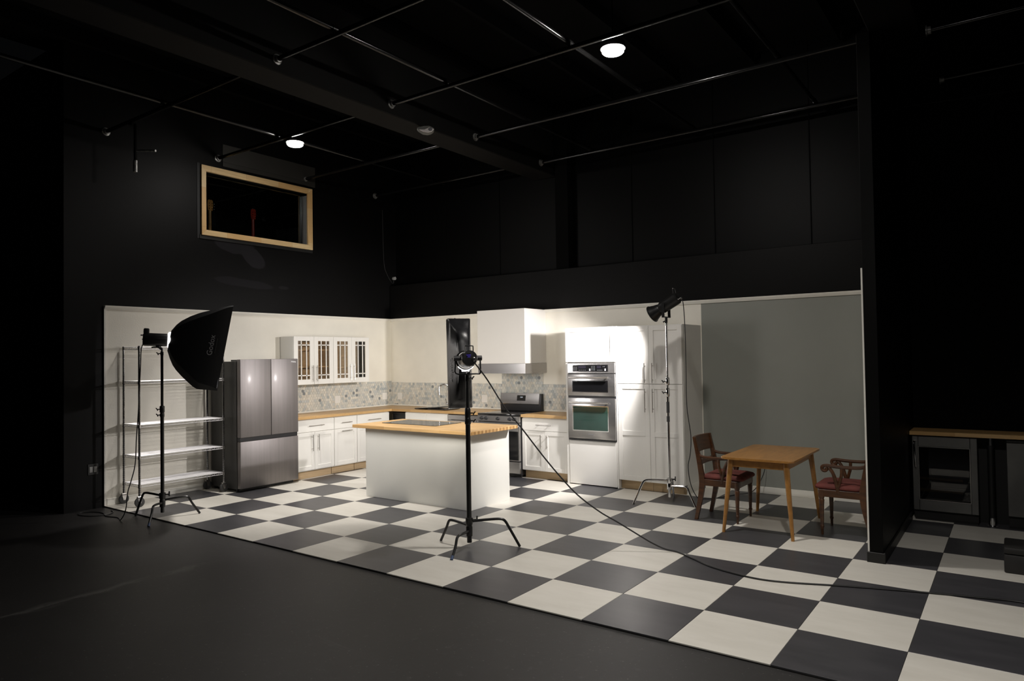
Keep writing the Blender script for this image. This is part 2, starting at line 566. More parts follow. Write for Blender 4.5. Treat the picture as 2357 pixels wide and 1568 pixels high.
def shaker(face, d, u0, u1, z0, z1, fw=0.058, t=0.02, rails=()):
    mb = MB()
    fbox(mb, face, d, u0, u1, 0.0, t - 0.009, z0, z1, 0.001)
    fbox(mb, face, d, u0, u0 + fw, t - 0.0095, t, z0, z1, 0.0015)
    fbox(mb, face, d, u1 - fw, u1, t - 0.0095, t, z0, z1, 0.0015)
    fbox(mb, face, d, u0 + fw, u1 - fw, t - 0.0095, t, z0, z0 + fw, 0.0015)
    fbox(mb, face, d, u0 + fw, u1 - fw, t - 0.0095, t, z1 - fw, z1, 0.0015)
    for zr in rails:
        fbox(mb, face, d, u0 + fw, u1 - fw, t - 0.0095, t, zr - fw / 2, zr + fw / 2, 0.0015)
    return mb

def slab(face, d, u0, u1, z0, z1, t=0.02):
    return fbox(MB(), face, d, u0, u1, 0, t, z0, z1, 0.002)

def pull(face, d, u, z, length, vertical, parent, stand=0.034, r=0.006):
    mb = MB()
    if vertical:
        a, b_ = (u, z - length / 2), (u, z + length / 2)
        s = [(u, z - length * 0.36), (u, z + length * 0.36)]
    else:
        a, b_ = (u - length / 2, z), (u + length / 2, z)
        s = [(u - length * 0.36, z), (u + length * 0.36, z)]
    mb.cyl(fpt(face, d, a[0], stand, a[1]), fpt(face, d, b_[0], stand, b_[1]), r, seg=10)
    for (uu, zz) in s:
        mb.cyl(fpt(face, d, uu, 0.0, zz), fpt(face, d, uu, stand, zz), r * 0.8, seg=8)
    return mb.build('handle', 'bar_pull', parent)

# ------------------------------------------------------------------ setting: floor
T = 0.61
YB = 4.87          # back wall
XP = 8.05          # partition, left face
fl = struct(MB().box(-6, 14, -9, 6, -0.215, -0.015).build('floor', 'black_floor', smooth=False), 'black painted concrete studio floor with a checkerboard of square tiles laid on it', 'floor')
MB().box(0.0, 11.6, 0.0, YB, -0.0149, -0.009).build('subfloor', 'subfloor_edge', fl, smooth=False)
tile_me = {}
for key in ('tile_white', 'tile_dark'):
    t_ = MB().box(-T / 2 + 0.0012, T / 2 - 0.0012, -T / 2 + 0.0012, T / 2 - 0.0012, -0.0088, 0.0, 0.0012).build('floor_tile', key, None, smooth=False)
    tile_me[key] = t_.data
    bpy.data.objects.remove(t_)
for i in range(19):
    for j in range(8):
        x, y = (i + 0.5) * T, (j + 0.5) * T
        o = bpy.data.objects.new('floor_tile', tile_me['tile_white' if (i + j) % 2 == 0 else 'tile_dark'])
        COL.objects.link(o)
        o.parent = fl
        o.location = (x, y if j < 7 else y - 0.005, 0)
        if j == 7: o.scale = (1, 0.975, 1)

# ------------------------------------------------------------------ walls
# left wall: black upper part with the window opening
WY0, WY1, WZ0, WZ1 = 1.335, 3.06, 3.575, 4.39       # clear opening
mb = MB()
mb.box(-0.16, -0.012, -0.445, WY0, 2.44, 5.6)
mb.box(-0.16, -0.012, WY1, 5.3, 2.44, 5.6)
mb.box(-0.16, -0.012, WY0, WY1, 2.44, WZ0)
mb.box(-0.16, -0.012, WY0, WY1, WZ1, 5.6)
mb.box(-0.16, -0.012, -0.445, 0.0, -0.015, 2.44)
wl = struct(mb.build('wall_left', 'black_wall_patched', smooth=False), 'tall black painted side wall with touched-up paint patches below its window', 'wall')
o = MB().box(-0.16, 0.0, 0.0, YB + 0.1, 0.0, 2.44).build('wall_left_lower', 'white_wall', smooth=False)
struct(o, 'white textured kitchen wall behind the fridge and the wire shelving', 'wall')
o = MB().box(-5.0, -0.16, -0.445, -0.30, -0.015, 5.6).build('wall_left_return', 'fascia_black', smooth=False)
struct(o, 'black studio wall running off behind the outer corner at the far left', 'wall')
# boards above the window with a joint; lighter tone stands for lamp sheen
MB().box(-0.012, 0.004, 1.60, 3.22, 4.585, 4.84, 0.003).build('sheen_board', 'sheen_black', wl, smooth=False)
MB().box(-0.012, 0.006, 1.60, 3.22, 4.52, 4.583, 0.003).build('sheen_board', 'sheen_black', wl, smooth=False)
# back wall lower: white, then grey
mb = MB()
mb.box(0.0, 5.745, YB, YB + 0.15, 0.0, 2.44)
wb = struct(mb.build('wall_back', 'white_wall', smooth=False), 'white textured kitchen back wall behind the cooker and hood', 'wall')
o = MB().box(5.745, XP, YB - 0.001, YB + 0.15, 0.0, 2.44).build('wall_back_grey', 'grey_wall', smooth=False)
struct(o, 'grey painted back wall behind the wooden dining table', 'wall')
o = MB().box(0.0, XP, YB - 0.015, YB + 0.13, 2.455, 3.05, 0.004).build('wall_back_fascia', 'fascia_black', smooth=False)
struct(o, 'black fascia band above the white kitchen back wall', 'wall')
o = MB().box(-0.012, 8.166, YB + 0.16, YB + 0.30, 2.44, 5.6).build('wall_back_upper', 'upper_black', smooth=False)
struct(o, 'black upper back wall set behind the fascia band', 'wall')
for xs in (1.2, 2.35, 4.7, 5.9, 7.1):
    MB().box(xs - 0.006, xs + 0.006, YB + 0.152, YB + 0.162, 2.5, 5.6).build('panel_joint', 'ceiling_black', o, smooth=False)
o = MB().box(3.50, 3.72, YB + 0.02, YB + 0.16, 3.05, 5.6, 0.004).build('wall_column', 'ceiling_black', smooth=False)
struct(o, 'black column standing against the upper back wall', 'column')
# partition on the right and the bar wall
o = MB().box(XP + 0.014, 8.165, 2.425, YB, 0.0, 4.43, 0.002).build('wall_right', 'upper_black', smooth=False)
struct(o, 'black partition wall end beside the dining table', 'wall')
o = MB().box(XP, XP + 0.0135, 2.428, YB - 0.016, 0.0, 2.45, 0.001).build('wall_right_lining', 'white_trim', smooth=False)
struct(o, 'pale lining board on the kitchen side of the black partition', 'wall')
mb = MB()
mb.box(XP - 0.006, 8.181, 2.409, 2.425, 0.0, 0.085, 0.003)
mb.box(8.165, 8.181, 2.425, 4.28, 0.0, 0.085, 0.003)
struct(mb.build('baseboard_right', 'black_wall_trim', smooth=False), 'black baseboard round the foot of the black partition', 'baseboard')
o = MB().box(8.167, 11.6, 4.70, YB + 0.15, 0.0, 5.6).build('wall_bar', 'ceiling_black', smooth=False)
struct(o, 'black wall behind the bar counter', 'wall')
# trims along the white wall top
mb = MB()
mb.prism([(0, 0), (0.014, 0), (0.030, 0.028), (0.034, 0.046), (0, 0.046)], YB - 0.03, Matrix(((1, 0, 0, 0.0), (0, 0, 1, 0.0), (0, 1, 0, 2.41), (0, 0, 0, 1))))
struct(mb.build('trim_1', 'white_trim', smooth=False), 'white cap moulding along the top of the left kitchen wall', 'trim')
mb = MB()
mb.prism([(0, 0), (0.014, 0), (0.030, 0.028), (0.034, 0.046), (0, 0.046)], XP, Matrix(((0, 0, 1, 0.0), (-1, 0, 0, YB - 0.001), (0, 1, 0, 2.41), (0, 0, 0, 1))))
struct(mb.build('trim_2', 'white_trim', smooth=False), 'white cap moulding along the top of the kitchen back wall', 'trim')
struct(MB().box(-0.001, 0.012, -0.006, 0.022, 0.0, 2.456, 0.002).build('trim_3', 'white_trim', smooth=False), 'white vertical edge strip at the front end of the left kitchen wall', 'trim')
struct(MB().box(0.0, 0.014, 0.025, 1.40, 0.0, 0.085, 0.003).build('baseboard_left', 'white_trim', smooth=False), 'white baseboard under the wire shelving', 'baseboard')
struct(MB().box(5.76, XP, YB - 0.015, YB - 0.002, 0.0, 0.085, 0.003).build('baseboard_back', 'white_trim', smooth=False), 'white baseboard along the grey wall', 'baseboard')

# hexagon mosaic backsplash
def hex_panel(name, face, d, rects, parent):
    R_ = 0.0272
    wdt, hgt = math.sqrt(3) * R_, 1.5 * R_
    bm_ = bmesh.new()
    for (u0, u1, z0, z1) in rects:
        nz = int((z1 - z0) / hgt) + 2
        nu = int((u1 - u0) / wdt) + 2
        for a in range(nz):
            for c in range(nu):
                cu = u0 + c * wdt + (wdt / 2 if a % 2 else 0)
                cz = z0 + a * hgt
                pts = []
                for k in range(6):
                    an = math.pi / 3 * k + math.pi / 6
                    pts.append((min(max(cu + math.cos(an) * R_ * 0.95, u0), u1), min(max(cz + math.sin(an) * R_ * 0.95, z0), z1)))
                if max(p[0] for p in pts) - min(p[0] for p in pts) < 0.004 or max(p[1] for p in pts) - min(p[1] for p in pts) < 0.004:
                    continue
                r_ = random.random()
                mi = 6 if r_ < 0.022 else 5 if r_ < 0.085 else random.choice([0, 0, 1, 1, 2, 2, 3, 4, 7])
                fr = [bm_.verts.new(fpt(face, d, p[0], 0.006, p[1])) for p in pts]
                bk = [bm_.verts.new(fpt(face, d, p[0], 0.0, p[1])) for p in pts]
                bm_.faces.new(fr).material_index = mi
                for k in range(6):
                    bm_.faces.new((fr[k], bk[k], bk[(k + 1) % 6], fr[(k + 1) % 6])).material_index = mi
    bmesh.ops.dissolve_degenerate(bm_, dist=0.0003, edges=bm_.edges[:])
    mb = MB(); mb.bm.free(); mb.bm = bm_
    o = mb.build(name, HEX, parent, smooth=False)
    o['kind'] = 'stuff'
    return o

wll = bpy.data.objects['wall_left_lower']
MB().box(0.0005, 0.004, 2.33, YB, 0.93, 1.35).build('grout_bed', 'grout', wll, smooth=False)
hex_panel('hexagon_tiles', 'x', 0.002, [(2.33, YB - 0.004, 0.932, 1.35)], wll)
mb = MB()
mb.box(0.0, 2.47, YB - 0.004, YB - 0.0005, 0.93, 1.325)
mb.box(2.47, 3.25, YB - 0.004, YB - 0.0005, 0.93, 1.50)
mb.box(3.25, 4.04, YB - 0.004, YB - 0.0005, 0.93, 1.325)
mb.build('grout_bed', 'grout', wb, smooth=False)
hex_panel('hexagon_tiles', 'y', YB - 0.002, [(0.006, 2.47, 0.932, 1.325), (2.47, 3.25, 0.932, 1.50), (3.25, 4.04, 0.932, 1.325)], wb)
MB().box(0.006, 0.018, 2.36, YB - 0.01, 0.9155, 0.936, 0.003).build('caulk_strip', 'white_trim', wll, smooth=False)
mb = MB()
mb.box(0.018, 2.48, YB - 0.018, YB - 0.006, 0.9155, 0.936, 0.003)
mb.build('caulk_strip', 'white_trim', wb, smooth=False)
MB().box(3.27, 4.03, YB - 0.018, YB - 0.006, 0.9155, 0.936, 0.003).build('caulk_strip', 'white_trim', wb, smooth=False)

# ------------------------------------------------------------------ window in the left wall
win = struct(MB().box(-0.165, -0.006, WY0 - 0.115, WY0 - 0.075, WZ0 - 0.125, WZ1 + 0.11).build('window_1', 'bar_black', smooth=False), 'interior control room window with butcher-block frame high on the black wall', 'window')
mb = MB()
mb.box(-0.011, 0.004, WY0 - 0.085, WY1 + 0.10, WZ0 - 0.125, WZ0 - 0.07)
mb.build('shadow_edge', 'black_wall_trim', win, smooth=False)
def wmember(pts, d0=-0.012, d1=0.028):
    mb = MB()
    mb.prism([(p[0], p[1]) for p in pts], d1 - d0, Matrix(((0, 0, 1, d0), (1, 0, 0, 0), (0, 1, 0, 0), (0, 0, 0, 1))), 0.002)
    return mb
FW = 0.082
Y0, Y1, Z0, Z1 = WY0 - 0.068, WY1 + 0.085, WZ0 - 0.075, WZ1 + 0.085
wmember([(Y0, Z1), (Y1, Z1), (WY1, WZ1), (WY0, WZ1)]).build('frame_member', 'frame_wood_h', win)
wmember([(Y0, Z0), (WY0, WZ0), (WY1, WZ0), (Y1, Z0)]).build('frame_member', 'frame_wood_h', win)
wmember([(Y0, Z0), (Y0, Z1), (WY0, WZ1), (WY0, WZ0)]).build('frame_member', 'frame_wood_v', win)
wmember([(Y1, Z0), (WY1, WZ0), (WY1, WZ1), (Y1, Z1)]).build('frame_member', 'frame_wood_v', win)
MB().box(-0.10, -0.094, WY0, WY1, WZ0, WZ1).build('pane', 'window_glass', win, smooth=False)
MB().box(-0.16, -0.012, WY1 - 0.012, WY1 - 0.001, WZ0 + 0.004, WZ1 - 0.03).build('reveal_strip', 'studio_grey', win, smooth=False)
MB().box(-0.092, -0.080, WY1 - 0.030, WY1 - 0.012, WZ0 + 0.004, WZ1 - 0.03).build('glazing_bead', 'bar_steel', win, smooth=False)
# room behind
mb = MB()
mb.box(-2.2, -2.1, 0.6, 4.2, 2.6, 5.4)
mb.box(-2.2, -0.16, 0.5, 0.6, 2.6, 5.4)
mb.box(-2.2, -0.16, 4.2, 4.3, 2.6, 5.4)
mb.box(-2.2, -0.16, 0.5, 4.3, 2.5, 2.6)
mb.box(-2.2, -0.16, 0.5, 4.3, 5.4, 5.5)
struct(mb.build('wall_control_room', 'bar_black', smooth=False), 'dark control room seen through the upper window', 'room')

# guitars in the control room
def guitar(loc, lbl, body_mat, tilt):
    g = thing('guitar', lbl, 'guitar', loc, 'guitars in the control room')
    z = loc[2]
    x, y = loc[0], loc[1]
    mb = MB()
    mb.prism([(-0.036, 0), (-0.045, 0.08), (-0.040, 0.15), (-0.012, 0.165), (0.0, 0.15), (0.012, 0.165), (0.040, 0.15), (0.045, 0.08), (0.036, 0)], 0.018, Matrix(((0, 0, 1, x), (1, 0, 0, y), (0, 1, 0, z + 1.02), (0, 0, 0, 1))), 0.002)
    h = mb.build('headstock', body_mat, g)
    for s in (-1, 1):
        for k in range(3):
            MB().lathe([(0.0, -0.005), (0.010, -0.004), (0.010, 0.004), (0.0, 0.005)], Matrix.Translation((x + 0.009, y + s * 0.062, z + 1.05 + k * 0.038)) @ Matrix.Rotation(math.pi / 2, 4, 'X'), 10, False).build('tuning_peg', 'chrome', h)
            MB().cyl((x + 0.019, y + s * 0.022, z + 1.05 + k * 0.038), (x + 0.028, y + s * 0.022, z + 1.05 + k * 0.038), 0.007, seg=10).build('string_post', 'chrome', h)
    MB().cyl((x, y, z + 0.48), (x, y, z + 1.02), 0.028, 0.022, seg=12).build('neck', body_mat, g)
    pts = []
    for k in range(28):
        a = 2 * math.pi * k / 28
        r = 0.19 + 0.035 * math.cos(2 * a) * (1 if math.sin(a) > 0 else 1.3)
        pts.append((r * math.cos(a) * 0.95, r * math.sin(a) * 1.25 + 0.26))
    MB().prism(pts, 0.05, Matrix(((0, 0, 1, x - 0.02), (1, 0, 0, y), (0, 1, 0, z), (0, 0, 0, 1))), 0.006).build('body', body_mat, g)
    mb = MB(); mb.cyl((x - 0.05, y, z + 1.20), (x + 0.02, y, z + 1.20), 0.010, seg=10)
    mb.cyl((x, y, z + 1.16), (x, y, z + 1.20), 0.007, seg=8)
    mb.build('hook', 'chrome', g)
    return g
guitar((-0.5, 2.42, 2.93), 'red guitar headstock and neck hanging in the middle of the upper window', 'guitar_red', 0)
guitar((-0.5, 1.70, 2.95), 'amber guitar neck hanging at the left edge of the upper window', 'guitar_amber', 0)

# ------------------------------------------------------------------ ceiling, beams, pipe grid
struct(MB().box(-0.5, 14, -9, 6, 5.6, 5.75).build('ceiling', 'ceiling_black', smooth=False), 'black ceiling deck above the pipe grid', 'ceiling')
for xj in range(0, 13):
    MB().box(xj * 1.0 + 0.45, xj * 1.0 + 0.50, -8, 4.9, 5.42, 5.6).build('ceiling_joist', 'ceiling_black', bpy.data.objects['ceiling'], smooth=False)
o = MB().box(3.05, 3.44, -8, YB + 0.16, 4.50, 5.6, 0.01).build('ceiling_beam', 'beam_black', smooth=False)
struct(o, 'broad black boxed beam crossing the ceiling over the kitchen', 'beam')
o = MB().box(8.15, 8.51, -8, 4.70, 4.44, 5.6, 0.01).build('ceiling_beam', 'ceiling_black', smooth=False)
struct(o, 'black boxed beam above the partition at the right', 'beam')

def flange(face_x, y, z, sgn, parent, scuffed):
    M_ = Matrix.Translation((face_x, y, z)) @ Matrix.Rotation(sgn * math.pi / 2, 4, 'Y')
    mb = MB()
    mb.lathe([(0.050, 0.0005), (0.050, 0.010), (0.034, 0.014), (0.034, 0.040), (0.026, 0.042), (0.0241, 0.042)], M_, 20, False)
    return mb.build('flange', scuffed, parent)

def grid_pipe_x(x0, x1, y, z, lbl, f0=True, f1=True, sc0='pipe_scuffed', sc1='pipe_scuffed'):
    p = thing('grid_pipe', lbl, 'pipe', (x0, y, z), 'black pipes of the ceiling grid')
    MB().cyl((x0 + 0.002, y, z), (x1 - 0.002, y, z), 0.024, seg=12).build('pipe', 'pipe_black', p)
    if f0: flange(x0, y, z, 1, p, sc0)
    if f1: flange(x1, y, z, -1, p, sc1)
PZ = 4.62
grid_pipe_x(-0.012, 3.05, 0.03, PZ, 'short grid pipe from the left wall to the beam, nearest the camera', sc0='pipe_scuffed')
grid_pipe_x(-0.012, 3.05, 1.535, PZ, 'short grid pipe with flange right above the upper left window corner')
grid_pipe_x(-0.012, 3.05, 3.03, PZ, 'short grid pipe with flange at the upper right window corner')
grid_pipe_x(-0.012, 3.05, 4.53, PZ, 'short grid pipe from the left wall close to the back wall')
grid_pipe_x(3.44, 8.15, 0.03, PZ, 'long grid pipe off the broad beam, nearest the camera')
grid_pipe_x(3.44, 8.15, 1.535, PZ, 'long grid pipe off the broad beam passing beside the brighter ceiling lamp')
grid_pipe_x(3.44, 8.15, 3.05, PZ, 'long grid pipe off the broad beam behind the brighter ceiling lamp')
grid_pipe_x(3.44, 8.15, 4.60, PZ, 'long grid pipe off the broad beam, closest to the back wall')
grid_pipe_x(8.51, 11.6, 3.20, PZ, 'grid pipe leaving the right hand beam with its flange near the top edge', f1=False)
grid_pipe_x(8.51, 11.6, 4.60, PZ, 'grid pipe leaving the right hand beam lower, over the bar', f1=False)

def grid_pipe_y(x, y0, y1, z, lbl, ys):
    p = thing('cross_pipe', lbl, 'pipe', (x, y0, z), 'black cross pipes of the ceiling grid')
    MB().cyl((x, y0, z), (x, y1, z), 0.024, seg=12).build('pipe', 'pipe_black', p)
    for y in ys:
        mb = MB()
        mb.cyl((x, y - 0.03, z), (x, y + 0.03, z), 0.030, seg=12)
        mb.cyl((x, y, z - 0.03), (x, y, z + 0.02), 0.010, seg=8)
        mb.build('clamp', 'pipe_black', p)
ZC = 4.675
grid_pipe_y(1.37, -2.5, 4.85, ZC, 'cross pipe over the window side, passing the smaller looking ceiling lamp', (0.03, 1.535, 3.03, 4.53))
grid_pipe_y(4.27, -2.5, 4.85, ZC, 'cross pipe first to the right of the broad beam', (0.03, 1.535, 3.05, 4.60))
grid_pipe_y(5.78, -2.5, 4.85, ZC, 'cross pipe lit by the brighter ceiling lamp hanging next to it', (0.03, 1.535, 3.05, 4.60))
grid_pipe_y(7.26, -2.5, 4.85, ZC, 'cross pipe farthest right, next to the right hand beam', (0.03, 1.535, 3.05, 4.60))

def lamp(kind, name, parent, loc, aim, watts, color, **kw):
    l_ = bpy.data.lights.new(name, kind)
    l_.energy = watts
    l_.color = color
    for k, v_ in kw.items():
        setattr(l_, k, v_)
    o_ = bpy.data.objects.new(name, l_)
    COL.objects.link(o_)
    o_.rotation_mode = 'QUATERNION'
    o_.rotation_quaternion = Vector(aim).to_track_quat('-Z', 'Y')
    o_.parent = parent
    o_.location = Vector(loc) - origin(parent)
    return o_

def ceiling_lamp(x, y, lbl, down, led='ceiling_led', cone=80):
    c = thing('ceiling_lamp', lbl, 'lamp', (x, y, 4.53), 'round ceiling lamps')
    MB().lathe([(0.0, 0.075), (0.09, 0.075), (0.112, 0.06), (0.115, 0.0), (0.0, -0.001)], Matrix.Translation((x, y, 4.565)), 32, False).build('housing', 'black_metal', c)
    MB().lathe([(0.097, -0.002), (0.100, -0.008), (0.098, -0.027), (0.090, -0.036), (0.07, -0.040), (0.0, -0.042)], Matrix.Translation((x, y, 4.565)), 32, False).build('diffuser', led, c)
    mb = MB(); mb.tube([(x, y, 4.635), (x, y, 5.6)], 0.008, 8)
    mb.build('stem', 'black_metal', c)
    lamp('SPOT', 'lamp_beam', c, (x, y, 4.50), (0, 0, -1), down, (1.0, 0.95, 0.895), spot_size=math.radians(cone), spot_blend=0.8, shadow_soft_size=0.10)
ceiling_lamp(6.155, 1.69, 'round glowing ceiling lamp hanging nearer the camera, right of centre', CEIL_DOWN)
ceiling_lamp(1.575, 1.645, 'round glowing ceiling lamp farther away, above the upper window', CEIL_DOWN * 2.6, 'ceiling_led_far', 70)
ceiling_lamp(8.7, -1.40, 'round ceiling lamp of the same row above the bare black floor', FRONT_DOWN, 'ceiling_led_far', 150)

# emergency light unit under the beam
e = thing('emergency_light', 'white and grey emergency light unit on the edge of the ceiling beam', 'light', (3.42, 2.10, 4.42))
MX = frame_matrix(Vector((3.46, 2.08, 4.44)), Vector((0.62, 0.78, 0)), Vector((-0.30, 0.24, 0.92)).normalized(), Vector((0.71, -0.57, 0.41)).normalized())
pts = [(-0.105, 0.02), (-0.09, -0.012), (-0.04, -0.05), (0.02, -0.056), (0.07, -0.036), (0.10, 0.0), (0.095, 0.03), (0.045, 0.058), (-0.02, 0.05)]
MB().prism(pts, 0.05, MX, 0.008).build('body', 'emergency_grey', e)
pts2 = [(-0.085, -0.018), (-0.04, -0.048), (0.02, -0.053), (0.066, -0.035), (0.094, 0.002), (0.04, 0.028), (0.02, 0.008), (-0.02, -0.018)]
MB().prism(pts2, 0.008, MX @ Matrix.Translation((0, 0, 0.048)), 0.002).build('cover', 'emergency_white', e)
MB().lathe([(0.024, 0), (0.022, 0.010), (0.0, 0.012)], MX @ Matrix.Translation((0.05, -0.008, 0.054)), 18).build('lamp_lens', 'logo_grey', e)
# wall sensor and drop wire near the corner
s = thing('wall_sensor', 'small round grey sensor on the black wall above the kitchen corner', 'sensor', (0.0, 4.93, 3.19))
MB().cyl((-0.01, 4.955, 3.195), (0.035, 4.955, 3.195), 0.03, seg=16).build('body', 'outlet_grey', s)
MB().tube(smooth_path([(0.0, 4.955, 3.16), (0.0, 4.93, 3.10), (-0.005, 4.80, 3.25), (-0.005, 4.72, 3.5), (-0.005, 4.70, 4.4)]), 0.006, 6).build('wire', 'cable_rubber', s)
# pipe drop at the far upper left
d = thing('pipe_drop', 'dim pipe drop with short side arm in the dark upper left', 'pipe', (0.62, 0.10, 4.2))
MB().cyl((0.62, 0.08, 4.10), (0.62, 0.08, 4.60), 0.018, seg=10).build('drop_tube', 'pipe_black', d)
MB().cyl((0.62, 0.08, 4.28), (0.86, 0.20, 4.26), 0.014, seg=10).build('side_arm', 'pipe_scuffed', d)
MB().cyl((0.62, 0.08, 4.02), (0.62, 0.08, 4.16), 0.024, seg=12).build('sleeve', 'pipe_scuffed', d)
MB().cyl((0.62, 0.03, 4.62), (0.62, 0.03, 4.57), 0.030, seg=12).build('clamp', 'pipe_black', d)

# ------------------------------------------------------------------ base cabinets, left run (face x)
FX = 0.60
def base_cab(name, lbl, face, d, u0, u1, back, drawers, doors, toe_in=0.06, z0=0.115, ztop=0.874, group='white base cabinets'):
    """drawers: list of (u0,u1,z0,z1,handle_u or None); doors: (u0,u1,z0,z1,handle, kind)"""
    loc = fpt(face, d, (u0 + u1) / 2, 0, 0)
    c = thing(name, lbl, 'cabinet', loc, group)
    mb = MB()
    fbox(mb, face, d, u0 + 0.001, u1 - 0.001, -back, 0.0, z0, ztop, 0.001)
    mb.build('body', 'cabinet_white', c)
    fbox(MB(), face, d, u0 + 0.002, u1 - 0.002, -toe_in - 0.016, -toe_in, 0.0005, z0, 0.001).build('toe_kick', 'toe_ply', c)
    for (a, b_, p, q, hl) in drawers:
        dr = slab(face, d, a + 0.002, b_ - 0.002, p, q).build('drawer_front', 'cabinet_white', c)
        if hl: pull(face, d + (0.02 if face == 'x' else -0.02), (a + b_) / 2, (p + q) / 2, hl, False, dr)
    for (a, b_, p, q, h) in doors:
        dr = shaker(face, d, a + 0.002, b_ - 0.002, p, q).build('door', 'cabinet_white', c)
        if h:
            pull(face, d + (0.02 if face == 'x' else -0.02), h[0], h[1], h[2], h[3], dr)
    return c
base_cab('base_cabinet', 'white base cabinet with one wide drawer above two doors, next to the fridge', 'x', FX, 2.34, 3.045, 0.59,
         [(2.34, 3.045, 0.686, 0.862, 0.28)],
         [(2.34, 2.68, 0.128, 0.680, (2.628, 0.523, 0.24, True)), (2.68, 3.045, 0.128, 0.680, (2.735, 0.523, 0.24, True))])
base_cab('base_cabinet', 'narrow white base cabinet with two horizontal pulls, one above the other', 'x', FX, 3.05, 3.50, 0.59,
         [(3.05, 3.50, 0.686, 0.862, 0.20)], [(3.05, 3.50, 0.128, 0.680, (3.275, 0.645, 0.20, False))])
base_cab('base_cabinet', 'white base cabinet at the corner end of the left run, mostly behind the island', 'x', FX, 3.505, 4.20, 0.59,
         [(3.505, 4.20, 0.686, 0.862, 0.27)], [(3.505, 4.20, 0.128, 0.680, None)])
# back run (face y)
FY = 4.28
base_cab('base_cabinet', 'white sink cabinet with two plain false drawer fronts under the faucet', 'y', FY, 0.93, 1.845, 0.58,
         [(0.93, 1.385, 0.70, 0.862, None), (1.385, 1.845, 0.70, 0.862, None)],
         [(0.93, 1.385, 0.128, 0.694, (1.34, 0.55, 0.2, True)), (1.385, 1.845, 0.128, 0.694, (1.43, 0.55, 0.2, True))])
base_cab('base_cabinet', 'white base cabinet with a drawer and two doors between cooker and oven tower', 'y', FY, 3.265, 4.035, 0.58,
         [(3.265, 4.035, 0.690, 0.858, 0.25)],
         [(3.265, 3.65, 0.122, 0.684, (3.60, 0.54, 0.19, True)), (3.65, 4.035, 0.122, 0.684, (3.70, 0.54, 0.19, True))])

# corner bin
bn = thing('waste_bin', 'black lipped bin tucked into the corner gap under the worktop', 'bin', (0.74, 4.46, 0.0))
mb = MB()
mb.rings([[(0.63, 4.33, 0.0), (0.88, 4.33, 0.0), (0.88, 4.6, 0.0), (0.63, 4.6, 0.0)], [(0.61, 4.30, 0.82), (0.90, 4.30, 0.82), (0.90, 4.62, 0.82), (0.61, 4.62, 0.82)]])
mb.build('body', 'bin_black', bn)
MB().box(0.605, 0.906, 4.288, 4.63, 0.82, 0.852, 0.006).build('lip', 'bin_black', bn)

# worktops
wt = thing('worktop', 'L-shaped butcher-block worktop running round the kitchen corner', 'worktop', (0.32, 3.6, 0.875))
MB().box(0.002, 0.645, 2.34, YB - 0.003, 0.8755, 0.915, 0.002).build('board', 'butcher_y', wt)
MB().box(0.6455, 2.482, 4.235, YB - 0.003, 0.8755, 0.915, 0.002).build('board', 'butcher_x', wt)
o = MB().box(3.262, 4.036, 4.235, YB - 0.003, 0.8755, 0.915, 0.002).build('worktop', 'butcher_x')
tag(o, 'short butcher-block worktop between cooker and oven tower', 'worktop')

